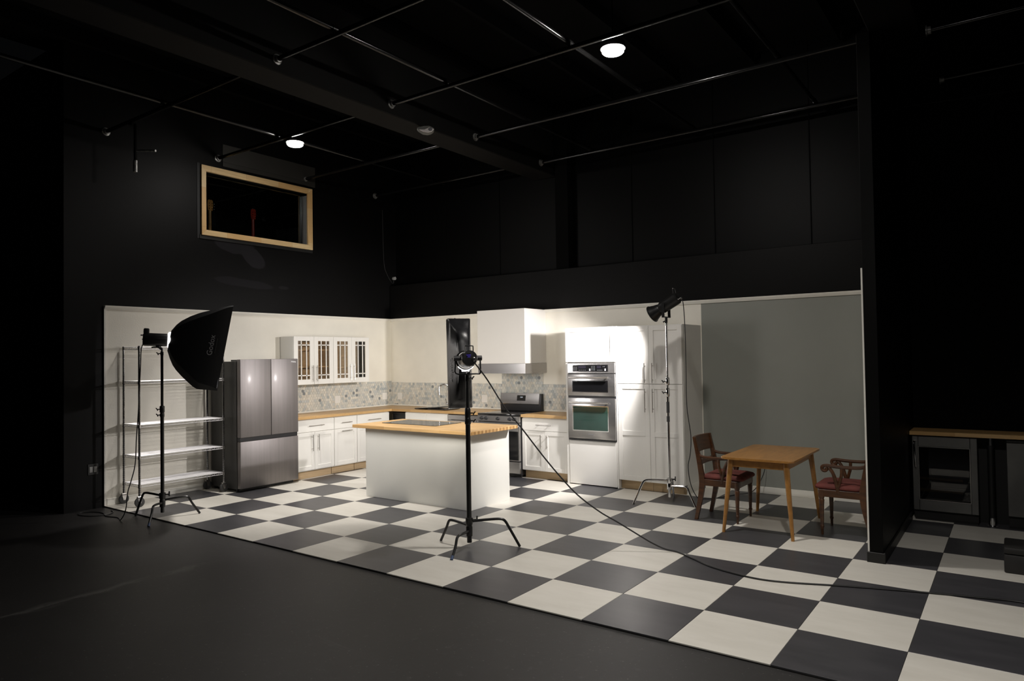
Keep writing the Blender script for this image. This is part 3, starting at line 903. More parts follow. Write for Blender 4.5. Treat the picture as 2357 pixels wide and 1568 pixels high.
# ------------------------------------------------------------------ glazed wall cabinets
def wall_cab(u0, u1, lbl, shelf_z):
    c = thing('wall_cabinet', lbl, 'cabinet', (0.0, (u0 + u1) / 2, 1.37), 'glazed wall cabinets')
    z0, z1 = 1.372, 2.105
    mb = MB()
    mb.box(0.007, 0.014, u0, u1, z0, z1)
    mb.box(0.0, 0.318, u0, u0 + 0.016, z0, z1, 0.001)
    mb.box(0.0, 0.318, u1 - 0.016, u1, z0, z1, 0.001)
    mb.box(0.0, 0.318, u0 + 0.016, u1 - 0.016, z1 - 0.016, z1)
    mb.box(0.0, 0.318, u0 + 0.016, u1 - 0.016, z0, z0 + 0.016)
    mb.build('carcass', 'cabinet_white', c, smooth=False)
    mb = MB()
    mb.box(0.0145, 0.018, u0 + 0.0165, u1 - 0.0165, z0 + 0.0165, z1 - 0.0165)
    mb.box(0.018, 0.315, u0 + 0.0165, u0 + 0.019, z0 + 0.0165, z1 - 0.0165)
    mb.box(0.018, 0.315, u1 - 0.019, u1 - 0.0165, z0 + 0.0165, z1 - 0.0165)
    mb.build('lining', 'cabinet_inside', c, smooth=False)
    for zs in shelf_z:
        MB().box(0.02, 0.29, u0 + 0.02, u1 - 0.02, zs - 0.009, zs + 0.009).build('shelf', 'cabinet_inside', c, smooth=False)
    um = (u0 + u1) / 2
    for (a, b_, hs) in ((u0 + 0.002, um - 0.0015, 1), (um + 0.0015, u1 - 0.002, -1)):
        fw = 0.076
        mb = MB()
        X0, X1 = 0.319, 0.339
        mb.box(X0, X1, a, a + fw, z0, z1, 0.002)
        mb.box(X0, X1, b_ - fw, b_, z0, z1, 0.002)
        mb.box(X0, X1, a + fw, b_ - fw, z0, z0 + 0.078, 0.002)
        mb.box(X0, X1, a + fw, b_ - fw, z1 - 0.068, z1, 0.002)
        ga, gb, gz0, gz1 = a + fw, b_ - fw, z0 + 0.078, z1 - 0.068
        wv = (gb - ga)
        ub = [ga, ga + wv * 0.28, ga + wv * 0.72, gb]
        zb = [gz0, gz0 + 0.062, gz1 - 0.062, gz1]
        for k in (1, 2):
            mb.box(X0 + 0.004, X1 - 0.002, ub[k] - 0.0075, ub[k] + 0.0075, gz0, gz1)
            mb.box(X0 + 0.004, X1 - 0.002, ga, gb, zb[k] - 0.0075, zb[k] + 0.0075)
        dr = mb.build('door', 'cabinet_white', c)
        for p in range(3):
            for q in range(3):
                MB().box(X0 + 0.006, X0 + 0.009, ub[p] + 0.0076 * (p > 0), ub[p + 1] - 0.0076 * (p < 2), zb[q] + 0.0076 * (q > 0), zb[q + 1] - 0.0076 * (q < 2)).build('pane', 'cabinet_glass', dr, smooth=False)
        pull('x', 0.339, (b_ - 0.036 if hs > 0 else a + 0.036), 1.54, 0.25, True, dr)
    return c
wall_cab(2.53, 3.279, 'glazed white wall cabinet nearest the fridge', (1.64, 1.90))
wall_cab(3.281, 4.03, 'glazed white wall cabinet nearest the corner', (1.62, 1.80))

# ------------------------------------------------------------------ fridge
f = thing('refrigerator', 'stainless french-door refrigerator with bottom freezer drawer', 'refrigerator', (0.36, 1.85, 0))
MB().box(0.03, 0.635, 1.387, 2.313, 0.035, 1.742, 0.004).build('body', 'fridge_side', f)
for a, b_, nm in ((1.389, 1.862, 'door'), (1.868, 2.311, 'door')):
    mb = MB()
    mb.box(0.642, 0.722, a, b_, 0.722, 1.768, 0.008, 2)
    dr = mb.build(nm, 'steel', f)
    if b_ > 2: MD = dr
MB().box(0.642, 0.716, 1.389, 2.311, 0.045, 0.668, 0.008, 2).build('freezer_drawer', 'steel', f)
MB().box(0.642, 0.700, 1.392, 2.308, 0.669, 0.721, 0.002).build('grip_recess', 'dark_plastic', f)
MB().box(0.50, 0.70, 1.391, 1.46, 1.743, 1.764, 0.004).build('hinge_cap', 'fridge_side', f)
MB().box(0.50, 0.64, 2.24, 2.309, 1.743, 1.764, 0.004).build('hinge_cap', 'fridge_side', f)
MB().box(0.60, 0.635, 1.42, 2.28, 0.006, 0.034, 0.002).build('base_grille', 'dark_plastic', f)
for yy in (1.42, 2.28):
    MB().cyl((0.60, yy, 0.0), (0.60, yy, 0.035), 0.02, seg=12).build('foot', 'dark_plastic', f)
    MB().cyl((0.08, yy, 0.0), (0.08, yy, 0.035), 0.02, seg=12).build('foot', 'dark_plastic', f)
text_mesh('logo', 'Midea', 0.034, frame_matrix((0.7228, 2.235, 1.725), (0, 1, 0), (0, 0, 1), (1, 0, 0)), 'logo_white', MD)

# ------------------------------------------------------------------ range hood
h = thing('range_hood', 'white boxed range hood with stainless band over the cooker', 'hood', (2.87, 4.6, 1.5))
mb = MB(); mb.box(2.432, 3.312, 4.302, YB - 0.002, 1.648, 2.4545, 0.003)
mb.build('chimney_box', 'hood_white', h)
mb = MB()
Yh = 4.294
mb.box(2.445, 3.318, Yh, Yh + 0.004, 1.502, 1.647)
mb.box(2.445, 2.449, Yh + 0.004, YB - 0.008, 1.502, 1.647)
mb.box(3.314, 3.318, Yh + 0.004, YB - 0.008, 1.502, 1.647)
mb.box(2.449, 3.314, Yh + 0.004, YB - 0.008, 1.60, 1.606)
mb.build('steel_band', 'steel_h', h, smooth=False)
for x0 in (2.47, 2.90):
    MB().box(x0, x0 + 0.40, 4.36, 4.80, 1.590, 1.599, 0.002).build('grease_filter', 'bar_steel', h)

# ------------------------------------------------------------------ cooker (freestanding range)
r = thing('cooker', 'freestanding stainless and black electric cooker under the hood', 'cooker', (2.875, 4.5, 0))
X0, X1 = 2.493, 3.256
MB().box(X0, X1, 4.245, 4.84, 0.03, 0.885, 0.003).build('body', 'dark_plastic', r)
MB().box(X0 - 0.001, X1 + 0.001, 4.205, 4.78, 0.886, 0.914, 0.006, 2).build('hob_glass', 'black_gloss', r)
cp = MB().box(X0, X1, 4.200, 4.244, 0.795, 0.884, 0.004).build('control_panel', 'steel_h', r)
for px_ in (0.085, 0.165, 0.385, 0.60, 0.68):
    kx = X0 + px_
    MB().lathe([(0.026, 0.0), (0.026, 0.006), (0.020, 0.010), (0.018, 0.034), (0.0, 0.036)], Matrix.Translation((kx, 4.199, 0.842)) @ Matrix.Rotation(math.pi / 2, 4, 'X'), 18).build('knob', 'dark_plastic', cp)
dr = MB().box(X0 + 0.002, X1 - 0.002, 4.205, 4.244, 0.235, 0.785, 0.005).build('oven_door', 'steel_h', r)
MB().box(X0 + 0.02, X1 - 0.02, 4.2015, 4.2055, 0.25, 0.665, 0.002).build('door_glass', 'black_gloss', dr)
mb = MB()
mb.tube(smooth_path([(X0 + 0.035, 4.205, 0.735), (X0 + 0.04, 4.165, 0.735), (X0 + 0.07, 4.158, 0.735), (X1 - 0.07, 4.158, 0.735), (X1 - 0.04, 4.165, 0.735), (X1 - 0.035, 4.205, 0.735)], 4), 0.012, 10)
mb.build('handle', 'bar_pull', dr)
MB().box(X0 + 0.002, X1 - 0.002, 4.207, 4.244, 0.055, 0.225, 0.005).build('storage_drawer', 'steel_h', r)
MB().box(X0 + 0.01, X1 - 0.01, 4.26, 4.30, 0.0, 0.03).build('plinth', 'dark_plastic', r)
# back guard
bg = MB()
bg.prism([(4.79, 0.914), (4.86, 0.914), (4.86, 1.178), (4.80, 1.178), (4.775, 1.02)], X1 - X0, Matrix(((0, 0, 1, X0), (1, 0, 0, 0), (0, 1, 0, 0), (0, 0, 0, 1))), 0.004)
bgo = bg.build('back_guard', 'dark_plastic', r)
mb = MB()
mb.prism([(4.768, 1.025), (4.775, 1.012), (4.803, 1.183), (4.795, 1.186)], X1 - X0 - 0.036, Matrix(((0, 0, 1, X0 + 0.004), (1, 0, 0, 0), (0, 1, 0, 0), (0, 0, 0, 1))), 0.001)
mb.build('steel_fascia', 'steel_h', bgo)
MD = frame_matrix((2.895, 4.780, 1.112), (1, 0, 0), Vector((0, 0.027, 0.161)).normalized(), Vector((0, -0.161, 0.027)).normalized())
MB().box(-0.078, 0.078, -0.042, 0.042, -0.002, 0.004, 0.002, M=MD).build('display', 'black_gloss', bgo)
text_mesh('clock', '12:00', 0.022, MD @ Matrix.Translation((0.006, 0.012, 0.0045)), 'display_white', bgo)

# ------------------------------------------------------------------ dishwasher
d = thing('dishwasher', 'stainless dishwasher with bar handle under the worktop beside the cooker', 'dishwasher', (2.165, 4.5, 0))
MB().box(1.852, 2.478, 4.275, 4.82, 0.10, 0.868, 0.002).build('body', 'dark_plastic', d)
dr = MB().box(1.853, 2.477, 4.250, 4.274, 0.115, 0.862, 0.004).build('door', 'steel_h', d)
mb = MB(); mb.cyl((1.90, 4.215, 0.775), (2.43, 4.215, 0.775), 0.012, seg=12)
mb.cyl((1.94, 4.215, 0.775), (1.94, 4.251, 0.775), 0.009, seg=10); mb.cyl((2.39, 4.215, 0.775), (2.39, 4.251, 0.775), 0.009, seg=10)
mb.build('handle', 'chrome', dr)
MB().box(1.855, 2.475, 4.31, 4.33, 0.0005, 0.098).build('toe_panel', 'dark_plastic', d)

# ------------------------------------------------------------------ sink, covers, faucet
s = thing('sink', 'dark drop-in sink rim in the worktop below the faucet', 'sink', (1.4, 4.5, 0.915))
mb = MB()
for (a, b_, c_, e_) in ((1.08, 1.72, 4.34, 4.375), (1.08, 1.72, 4.685, 4.72), (1.08, 1.115, 4.375, 4.685), (1.685, 1.72, 4.375, 4.685)):
    mb.box(a, b_, c_, e_, 0.9152, 0.921, 0.002)
mb.build('rim', 'black_gloss', s)
MB().box(1.116, 1.684, 4.376, 4.684, 0.9153, 0.9165).build('basin_floor', 'bin_black', s)
def board(name, lbl, M_, w_, h_):
    t_ = MB().box(-w_ / 2, w_ / 2, -h_ / 2, h_ / 2, -0.006, 0.006, 0.003, M=M_).build(name, 'black_gloss')
    return tag(t_, lbl, 'sink cover', 'dark boards over the sink')
board('sink_cover', 'dark glass cover board lying tilted over the left of the sink', Matrix.Translation((1.30, 4.50, 0.941)) @ Matrix.Rotation(math.radians(-3.0), 4, 'Y'), 0.44, 0.36)
board('sink_cover', 'dark glass cover board lying flat over the right of the sink', Matrix.Translation((1.57, 4.49, 0.9275)), 0.40, 0.34)
fc = thing('faucet', 'chrome gooseneck pull-down faucet behind the sink', 'faucet', (1.45, 4.74, 0.915))
fxx, fyy = 1.45, 4.77
MB().lathe([(0.030, 0.0), (0.030, 0.008), (0.022, 0.012), (0.020, 0.10), (0.014, 0.11)], Matrix.Translation((fxx, fyy, 0.9155)), 20).build('base', 'chrome', fc)
pts = [(fxx, fyy, 1.02), (fxx, fyy, 1.20)]
for k in range(0, 11):
    a = math.pi * k / 10 * 0.95
    pts.append((fxx - (0.085 - 0.085 * math.cos(a)) * 0.8, fyy - (0.085 - 0.085 * math.cos(a)) * 0.6, 1.225 + 0.085 * math.sin(a)))
MB().tube(pts, 0.012, 12).build('spout', 'chrome', fc)
pe = Vector(pts[-1])
MB().cyl(pe + Vector((0, 0, 0.01)), pe + Vector((0.004, 0.003, -0.105)), 0.013, 0.019, 14).build('spray_head', 'chrome', fc)
mb = MB(); mb.cyl((fxx, fyy, 0.985), (fxx - 0.045, fyy - 0.02, 0.985), 0.011, seg=12); mb.cyl((fxx - 0.045, fyy - 0.02, 0.985), (fxx - 0.06, fyy - 0.025, 1.07), 0.006, seg=10)
mb.build('lever', 'chrome', fc)

# ------------------------------------------------------------------ outlets
def outlet(face, d, u, z, lbl, w_=0.115, h_=0.12, plate='outlet_white', rock='outlet_white', parent_group='white wall outlets'):
    o = thing('wall_outlet', lbl, 'outlet', fpt(face, d, u, 0, z), parent_group)
    fbox(MB(), face, d, u - w_ / 2, u + w_ / 2, 0.0, 0.007, z - h_ / 2, z + h_ / 2, 0.003).build('cover_plate', plate, o)
    for s_ in (-1, 1):
        fbox(MB(), face, d, u + s_ * w_ * 0.2 - 0.017, u + s_ * w_ * 0.2 + 0.017, 0.0072, 0.010, z - 0.034, z + 0.034, 0.002).build('insert', rock, o)
    return o
outlet('x', 0.008, 3.63, 1.088, 'white double outlet in the mosaic below the glazed cabinets')
outlet('x', 0.008, 4.69, 1.087, 'white double outlet on the left wall right in the mosaic corner')
outlet('y', YB - 0.008, 0.215, 1.082, 'white double outlet on the back wall just right of the corner')
outlet('y', YB - 0.008, 2.12, 1.079, 'white double outlet on the back wall left of the cooker')
outlet('x', -0.0115, -0.125, 0.462, 'black wall box with two grey outlets low on the black wall', 0.12, 0.13, 'black_wall_trim', 'outlet_grey', None)

# ------------------------------------------------------------------ oven tower
ot = thing('oven_cabinet', 'tall white oven tower cabinet with a blank panel below the ovens', 'cabinet', (4.43, 4.5, 0))
mb = MB()
mb.box(4.046, 4.084, 4.222, YB - 0.002, 0.0005, 2.13, 0.001)
mb.box(4.812, 4.828, 4.222, YB - 0.002, 0.0005, 2.13, 0.001)
mb.box(4.084, 4.812, 4.30, YB - 0.002, 0.02, 2.13)
mb.box(4.084, 4.812, 4.232, 4.30, 1.655, 2.13)
mb.box(4.084, 4.812, 4.232, 4.30, 0.02, 0.603)
mb.build('carcass', 'cabinet_white', ot, smooth=False)
shaker('y', 4.231, 4.05, 4.800, 1.662, 2.128).build('door', 'cabinet_white', ot)
MB().box(4.09, 4.806, 4.217, 4.231, 0.012, 0.598, 0.002).build('lower_panel', 'cabinet_white', ot)
ov = thing('wall_oven', 'stainless built-in microwave and oven stack with green-tinted lower window', 'oven', (4.447, 4.25, 0.61))
OX0, OX1 = 4.086, 4.810
MB().box(OX0 + 0.01, OX1 - 0.01, 4.222, 4.298, 0.61, 1.650).build('chassis', 'dark_plastic', ov)
cpn = MB().box(OX0, OX1, 4.196, 4.221, 1.512, 1.650, 0.005).build('control_panel', 'steel_h', ov)
MB().box(4.165, 4.715, 4.192, 4.1965, 1.530, 1.625, 0.003).build('trim_frame', 'chrome', cpn)
ds = MB().box(4.175, 4.705, 4.1895, 4.1925, 1.537, 1.620, 0.001).build('display', 'black_gloss', cpn)
for a, b_ in ((4.265, 4.38), (4.55, 4.61)):
    MB().box(a, b_, 4.1885, 4.1893, 1.578, 1.612).build('screen', 'display_violet_dim', cpn, smooth=False)
for k, (ax, az) in enumerate([(4.19 + 0.022 * i, 1.555 + 0.018 * j) for i in range(3) for j in range(3)] + [(4.47 + 0.022 * i, 1.555 + 0.016 * j) for i in range(3) for j in range(4)] + [(4.645 + 0.02 * i, 1.60) for i in range(2)] + [(4.28 + 0.03 * i, 1.553) for i in range(4)] + [(4.56 + 0.022 * i, 1.553) for i in range(4)]):
    MB().box(ax - 0.003, ax + 0.003, 4.1885, 4.1893, az - 0.002, az + 0.002).build('key_mark', 'logo_white', cpn, smooth=False)
for ax, az in ((4.442, 1.566), (4.442, 1.550), (4.674, 1.566), (4.674, 1.550)):
    MB().box(ax - 0.010, ax + 0.010, 4.1883, 4.1893, az - 0.006, az + 0.006).build('key', 'logo_white', cpn, smooth=False)
def oven_door(z0, z1, wz0, wz1, hz, gm, nm):
    dr = MB().box(OX0, OX1, 4.194, 4.221, z0, z1, 0.006, 2).build(nm, 'steel_h', ov)
    MB().box(4.160, 4.712, 4.1905, 4.1945, wz0 - 0.012, wz1 + 0.012, 0.002).build('window_trim', 'chrome', dr)
    MB().box(4.172, 4.700, 4.188, 4.1908, wz0, wz1, 0.001).build('window_glass', gm, dr)
    mb = MB()
    mb.cyl((4.135, 4.150, hz), (4.735, 4.150, hz), 0.013, seg=14)
    mb.cyl((4.175, 4.150, hz), (4.175, 4.195, hz), 0.010, seg=10)
    mb.cyl((4.695, 4.150, hz), (4.695, 4.195, hz), 0.010, seg=10)
    mb.build('handle', 'bar_pull', dr)
    return dr
oven_door(1.205, 1.502, 1.266, 1.400, 1.456, 'black_gloss', 'microwave_door')
MB().box(OX0 + 0.004, OX1 - 0.004, 4.203, 4.221, 1.181, 1.203).build('vent_gap', 'dark_plastic', ov)
ld = oven_door(0.628, 1.179, 0.745, 1.062, 1.118, 'oven_glass', 'oven_door')
text_mesh('logo', 'KitchenAid', 0.020, frame_matrix((4.44, 4.1936, 0.690), (1, 0, 0), (0, 0, 1), (0, -1, 0)), 'logo_grey', ld)
MB().box(OX0 + 0.002, OX1 - 0.002, 4.200, 4.221, 0.606, 0.624, 0.002).build('bottom_trim', 'dark_plastic', ov)

# ------------------------------------------------------------------ pantry
pa = thing('pantry_cabinet', 'tall white four-door pantry cabinet with long bar pulls', 'cabinet', (5.28, 4.5, 0))
MB().box(4.832, 5.735, 4.242, YB - 0.002, 0.118, 2.125, 0.001).build('carcass', 'cabinet_white', pa)
MB().box(4.834, 5.28, 4.296, 4.312, 0.0005, 0.117).build('toe_kick', 'toe_ply', pa)
MB().box(5.284, 5.72, 4.296, 4.312, 0.0005, 0.117).build('toe_kick', 'toe_ply', pa)
MB().box(5.70, 5.735, 4.312, YB - 0.02, 0.0005, 0.117).build('foot_panel', 'cabinet_white', pa)
for (a, b_, hu) in ((4.836, 5.283, 5.232), (5.287, 5.730, 5.338)):
    dr = shaker('y', 4.241, a, b_, 1.378, 2.118, 0.062).build('door', 'cabinet_white', pa)
    pull('y', 4.221, hu, 1.517, 0.25, True, dr)
    dr = shaker('y', 4.241, a, b_, 0.124, 1.370, 0.062, rails=(0.735,)).build('door', 'cabinet_white', pa)
    pull('y', 4.221, hu, 1.165, 0.30, True, dr)

# ------------------------------------------------------------------ island
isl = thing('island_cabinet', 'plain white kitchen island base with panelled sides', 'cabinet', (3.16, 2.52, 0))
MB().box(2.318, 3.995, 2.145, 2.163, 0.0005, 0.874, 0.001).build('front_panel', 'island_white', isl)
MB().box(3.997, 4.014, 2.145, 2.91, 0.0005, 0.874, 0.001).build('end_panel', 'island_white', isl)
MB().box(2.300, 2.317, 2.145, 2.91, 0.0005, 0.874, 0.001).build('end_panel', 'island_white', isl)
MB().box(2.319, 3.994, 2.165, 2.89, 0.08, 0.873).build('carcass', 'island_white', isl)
for k in range(3):
    a = 2.32 + k * 0.558
    mb = MB(); 
    dr = MB().box(a + 0.002, a + 0.556, 2.891, 2.91, 0.12, 0.862, 0.002).build('door', 'island_white', isl)
    MB().cyl((a + 0.18, 2.94, 0.80), (a + 0.38, 2.94, 0.80), 0.006, seg=8).build('handle', 'bar_pull', dr)
o = MB().box(2.190, 4.140, 2.02, 2.925, 0.8755, 0.915, 0.003).build('island_worktop', 'butcher_x')
tag(o, 'butcher-block island worktop overhanging the white island base', 'worktop')
ck = thing('cooktop', 'black glass cooktop set into the island worktop', 'cooktop', (2.86, 2.58, 0.915))
MB().box(2.40, 3.33, 2.335, 2.825, 0.9155, 0.921, 0.002).build('glass', 'black_gloss', ck)
for (x, y, rr) in ((2.58, 2.46, 0.085), (2.58, 2.70, 0.07), (2.86, 2.58, 0.11), (3.12, 2.70, 0.085), (3.10, 2.46, 0.06)):
    mb = MB(); mb.lathe([(rr, 0.9212), (rr + 0.003, 0.9214), (rr + 0.006, 0.9212)], Matrix.Translation((x, y, 0)), 28, False)
    mb.build('burner_ring', 'logo_grey', ck)

# ------------------------------------------------------------------ wire shelving
SX0, SX1, SY0, SY1 = 0.055, 0.445, 0.205, 1.315
ws = thing('wire_shelving', 'chrome wire shelving rack on casters beside the fridge', 'shelving', ((SX0 + SX1) / 2, (SY0 + SY1) / 2, 0))
for (x, y) in ((SX0, SY0), (SX1, SY0), (SX1, SY1), (SX0, SY1)):
    mb = MB()
    mb.cyl((x, y, 0.13), (x, y, 1.95), 0.0125, seg=12)
    po = mb.build('post', 'post_chrome', ws)
    mb = MB()
    for k in range(72):
        z = 0.15 + k * 0.0245
        mb.cyl((x, y, z), (x, y, z + 0.004), 0.0132, seg=10)
    g = mb.build('post_grooves', 'dark_plastic', po); g['kind'] = 'stuff'
    ca = MB().box(x - 0.016, x + 0.016, y - 0.030, y + 0.030, 0.105, 0.13, 0.006).build('caster_fork', 'bar_pull', ws)
    for s_ in (-1, 1):
        MB().prism([(-0.028, 0.106), (0.028, 0.106), (0.012, 0.045), (-0.012, 0.045)], 0.003, Matrix(((0, 0, 1, x + s_ * 0.020 - 0.0015), (1, 0, 0, y), (0, 1, 0, 0), (0, 0, 0, 1)))).build('fork_plate', 'bar_pull', ca, smooth=False)
    MB().lathe([(0.0, -0.014), (0.048, -0.016), (0.058, -0.010), (0.058, 0.010), (0.048, 0.016), (0.0, 0.014)], Matrix.Translation((x, y, 0.058)) @ Matrix.Rotation(math.pi / 2, 4, 'Y'), 28, False).build('wheel', 'rubber', ca)
    MB().cyl((x - 0.024, y, 0.058), (x + 0.024, y, 0.058), 0.009, seg=10).build('axle', 'bar_pull', ca)
for zt in (1.935, 1.515, 0.985, 0.605, 0.262):
    mb = MB()
    def rim(z, r_):
        c = [(SX0, SY0, z), (SX1, SY0, z), (SX1, SY1, z), (SX0, SY1, z)]
        for k in range(4):
            mb.cyl(c[k], c[(k + 1) % 4], r_, seg=6)
    rim(zt, 0.0035); rim(zt - 0.026, 0.0035)
    def zig(a, b_):
        a, b_ = Vector(a), Vector(b_)
        n = int((b_ - a).length / 0.03)
        pts = [a.lerp(b_, k / n) + Vector((0, 0, 0 if k % 2 else -0.026)) for k in range(n + 1)]
        mb.tube(pts, 0.002, 5)
    zig((SX1, SY0, zt), (SX1, SY1, zt)); zig((SX0, SY0, zt), (SX0, SY1, zt))
    zig((SX0, SY0, zt), (SX1, SY0, zt)); zig((SX0, SY1, zt), (SX1, SY1, zt))
    sh = mb.build('shelf_truss', 'wire_zinc', ws)
    sh['kind'] = 'stuff'
    mb = MB()
    for k in range(1, 21):
        x = SX0 + (SX1 - SX0) * k / 21
        mb.cyl((x, SY0, zt + 0.004), (x, SY1, zt + 0.004), 0.0027, seg=5)
    for yk in (0.33, 0.66):
        y = SY0 + (SY1 - SY0) * yk
        mb.cyl((SX0, y, zt), (SX1, y, zt), 0.0032, seg=5)
    g = mb.build('shelf_wires', 'wire_zinc', sh); g['kind'] = 'stuff'
    for (x, y) in ((SX0, SY0), (SX1, SY0), (SX1, SY1), (SX0, SY1)):
        MB().cyl((x, y, zt - 0.032), (x, y, zt + 0.008), 0.018, 0.0155, 12).build('collar', 'bar_pull', ws)

# ------------------------------------------------------------------ light stands
def light_stand(lbl, x, y, feet, hubs, metal, sections, collars, z_bot, tips=None, tapes=()):
    s = thing('light_stand', lbl, 'light stand', (x, y, 0), 'three-legged light stands')
    for k, (z0, z1, r_) in enumerate(sections):
        MB().cyl((x, y, z0), (x, y, z1), r_, seg=16).build('column_tube', metal, s)
    mb = MB()
    hz = sum(hubs) / 3
    mb.lathe([(0.022, min(hubs) - 0.05), (0.030, min(hubs) - 0.045), (0.031, hz - 0.01), (0.027, hz), (0.034, max(hubs) - 0.02), (0.034, max(hubs) + 0.03), (0.022, max(hubs) + 0.035)], Matrix.Translation((x, y, 0)), 18)
    hub = mb.build('hub', metal, s)
    mb = MB()
    mb.cyl((x + 0.02, y + 0.02, max(hubs) + 0.01), (x + 0.05, y + 0.05, max(hubs) + 0.012), 0.008, seg=8)
    mb.box(x + 0.046, x + 0.056, y + 0.042, y + 0.060, max(hubs) - 0.012, max(hubs) + 0.045, 0.004)
    mb.build('leg_knob', 'black_metal', hub)
    for k, ((fx, fy, fz), h_) in enumerate(zip(feet, hubs)):
        c = Vector((x, y, 0)); f_ = Vector((fx, fy, 0)); dd = f_ - c
        def P(t, z): return (x + dd.x * t, y + dd.y * t, z)
        path = smooth_path([P(0.05, h_), P(0.40, h_ + 0.012), P(0.62, h_ + 0.014), P(0.71, h_ - 0.004), P(0.79, h_ - 0.065), P(1.0, fz + 0.004)], 4)
        lg = MB().tube(path, 0.0125, 10).build('leg', metal, s)
        if tips and tips[k]:
            a = Vector(path[-1]); b_ = Vector(path[-2]); dv = (b_ - a).normalized()
            MB().cyl(a - dv * 0.002, a + dv * 0.035, 0.0135, seg=10).build('leg_tip', tips[k], lg)
    for (z, r_, hh, kn) in collars:
        mb = MB(); mb.lathe([(r_ * 0.8, z - hh / 2 - 0.01), (r_, z - hh / 2), (r_, z + hh / 2), (r_ * 0.8, z + hh / 2 + 0.01)], Matrix.Translation((x, y, 0)), 16)
        co = mb.build('collar', metal, s)
        if kn:
            L = Vector((-RX.x, -RX.y, 0)).normalized() * kn
            mb = MB()
            p0 = Vector((x, y, z))
            mb.cyl(p0 + L * 0.8 * r_, p0 + L * (r_ + 0.022), 0.006, seg=8)
            e_ = p0 + L * (r_ + 0.030)
            mb.tube([e_ + Vector((0, 0, -0.016)) - L * 0.006, e_, e_ + Vector((0, 0, 0.014)) + L * 0.014], 0.006, 8)
            mb.build('wing_knob', 'black_metal', co)
    for (z0, z1, r_) in tapes:
        MB().cyl((x, y, z0), (x, y, z1), r_, seg=14).build('tape_wrap', 'rubber', s)
    return s

# left stand
LX, LY = 1.245, 0.065
light_stand('black light stand at the left carrying the large softbox', LX, LY, [(0.83, -0.03, -0.015), (1.49, -0.215, -0.015), (1.425, 0.405, 0.0)], [0.245, 0.165, 0.195], 'black_metal',
            [(0.055, 1.22, 0.0195), (1.22, 1.83, 0.0145), (1.83, 1.90, 0.010)], [(1.215, 0.026, 0.06, 1), (1.15, 0.024, 0.03, 1), (1.845, 0.017, 0.03, 1)], 0.05, (None, 'foot_blue', None))
# middle stand
MX_, MY_ = 4.975, 0.955
light_stand('black light stand in front of the island carrying the narrow strip softbox', MX_, MY_, [(4.585, 1.0, 0.0), (5.09, 0.568, 0.0), (5.345, 1.232, 0.0)], [0.205, 0.155, 0.245], 'black_metal',
            [(0.05, 1.17, 0.0225), (1.17, 1.55, 0.0165), (1.55, 1.62, 0.012)], [(1.165, 0.029, 0.05, -1), (1.235, 0.027, 0.08, -1), (1.56, 0.02, 0.05, -1)], 0.05, (None, 'foot_blue', None))
# right stand
RX_, RY_ = 5.745, 3.73
light_stand('chrome light stand by the pantry carrying the spotlight', RX_, RY_, [(5.42, 3.43, 0.0), (6.095, 3.645, 0.0), (5.65, 4.07, 0.0)], [0.265, 0.205, 0.235], 'chrome',
            [(0.07, 1.36, 0.0165), (1.36, 2.12, 0.013), (2.12, 2.17, 0.009)], [(1.43, 0.024, 0.07, 1), (1.30, 0.024, 0.08, 1), (2.115, 0.016, 0.03, 0)], 0.06, None,
            ((1.06, 1.19, 0.0185), (0.955, 1.02, 0.0185)))

# ------------------------------------------------------------------ left studio light with softbox
PR = Vector((1.285, 0.13, 1.995))
wv = (PR - CAM).normalized()
rgt = wv.cross(Vector((0, 0, 1))).normalized()
upv = rgt.cross(wv).normalized()
ax = (rgt * 0.983 - upv * 0.18).normalized()
vv = (upv * 0.983 + rgt * 0.18).normalized()
nr = -wv
sl = thing('studio_light', 'black studio light with a big softbox lettered on its side', 'studio light', (LX, LY, 1.90), 'studio lights')
k_ = 0.000702
def prof(pts):
    return [(((x - 548) * .983 + (y - 650) * .18) * k_, ((x - 548) * .18 - (y - 650) * .983) * k_) for x, y in pts]
top = prof([(555, 525), (630, 420), (720, 340), (850, 265), (1000, 205), (1150, 165), (1300, 125), (1420, 95), (1485, 88)])
bot = prof([(510, 790), (540, 910), (580, 1030), (640, 1130), (720, 1230), (820, 1335), (900, 1415), (950, 1440), (1100, 1450), (1240, 1465)])
def interp(pr_, s):
    if s <= pr_[0][0]: return pr_[0][1]
    for (a, p), (b_, q) in zip(pr_[:-1], pr_[1:]):
        if s <= b_: return p + (q - p) * (s - a) / max(1e-6, b_ - a)
    return pr_[-1][1]
SF = 0.575
def wid(s): return 0.085 + 0.235 * (math.sin(math.pi / 2 * max(0, min(1, s / SF)))) ** 0.9
rings = []
for k in range(15):
    s = SF * k / 14
    vt, vb, wd = interp(top, s), interp(bot, s), wid(s)
    q = 1 - s / SF
    ct = 0.012 + 0.055 * math.sin(math.pi * min(1, (1 - q) * 0.9 + 0.12)) * (q ** 0.3 if q > 0 else 0)
    cb = 0.012 + 0.095 * math.sin(math.pi * min(1, (1 - q) * 0.75 + 0.12)) * (q ** 0.3 if q > 0 else 0)
    ring = []
    for (dw, vq) in ((wd, vb + cb), (wd, vt - ct), (wd - ct * 1.2, vt), (-wd + ct * 1.2, vt), (-wd, vt - ct), (-wd, vb + cb), (-wd + cb * 1.2, vb), (wd - cb * 1.2, vb)):
        ring.append(PR + ax * s + nr * dw + vv * vq)
    rings.append(ring)
mb = MB(); mb.rings(rings, cap=False)
sb = mb.build('softbox_shell', 'black_fabric', sl, angle=25)
inner = [PR + ax * (SF - 0.02) + nr * dw + vv * vq for (dw, vq) in ((0.315, -0.46), (0.315, 0.495), (-0.315, 0.495), (-0.315, -0.46))]
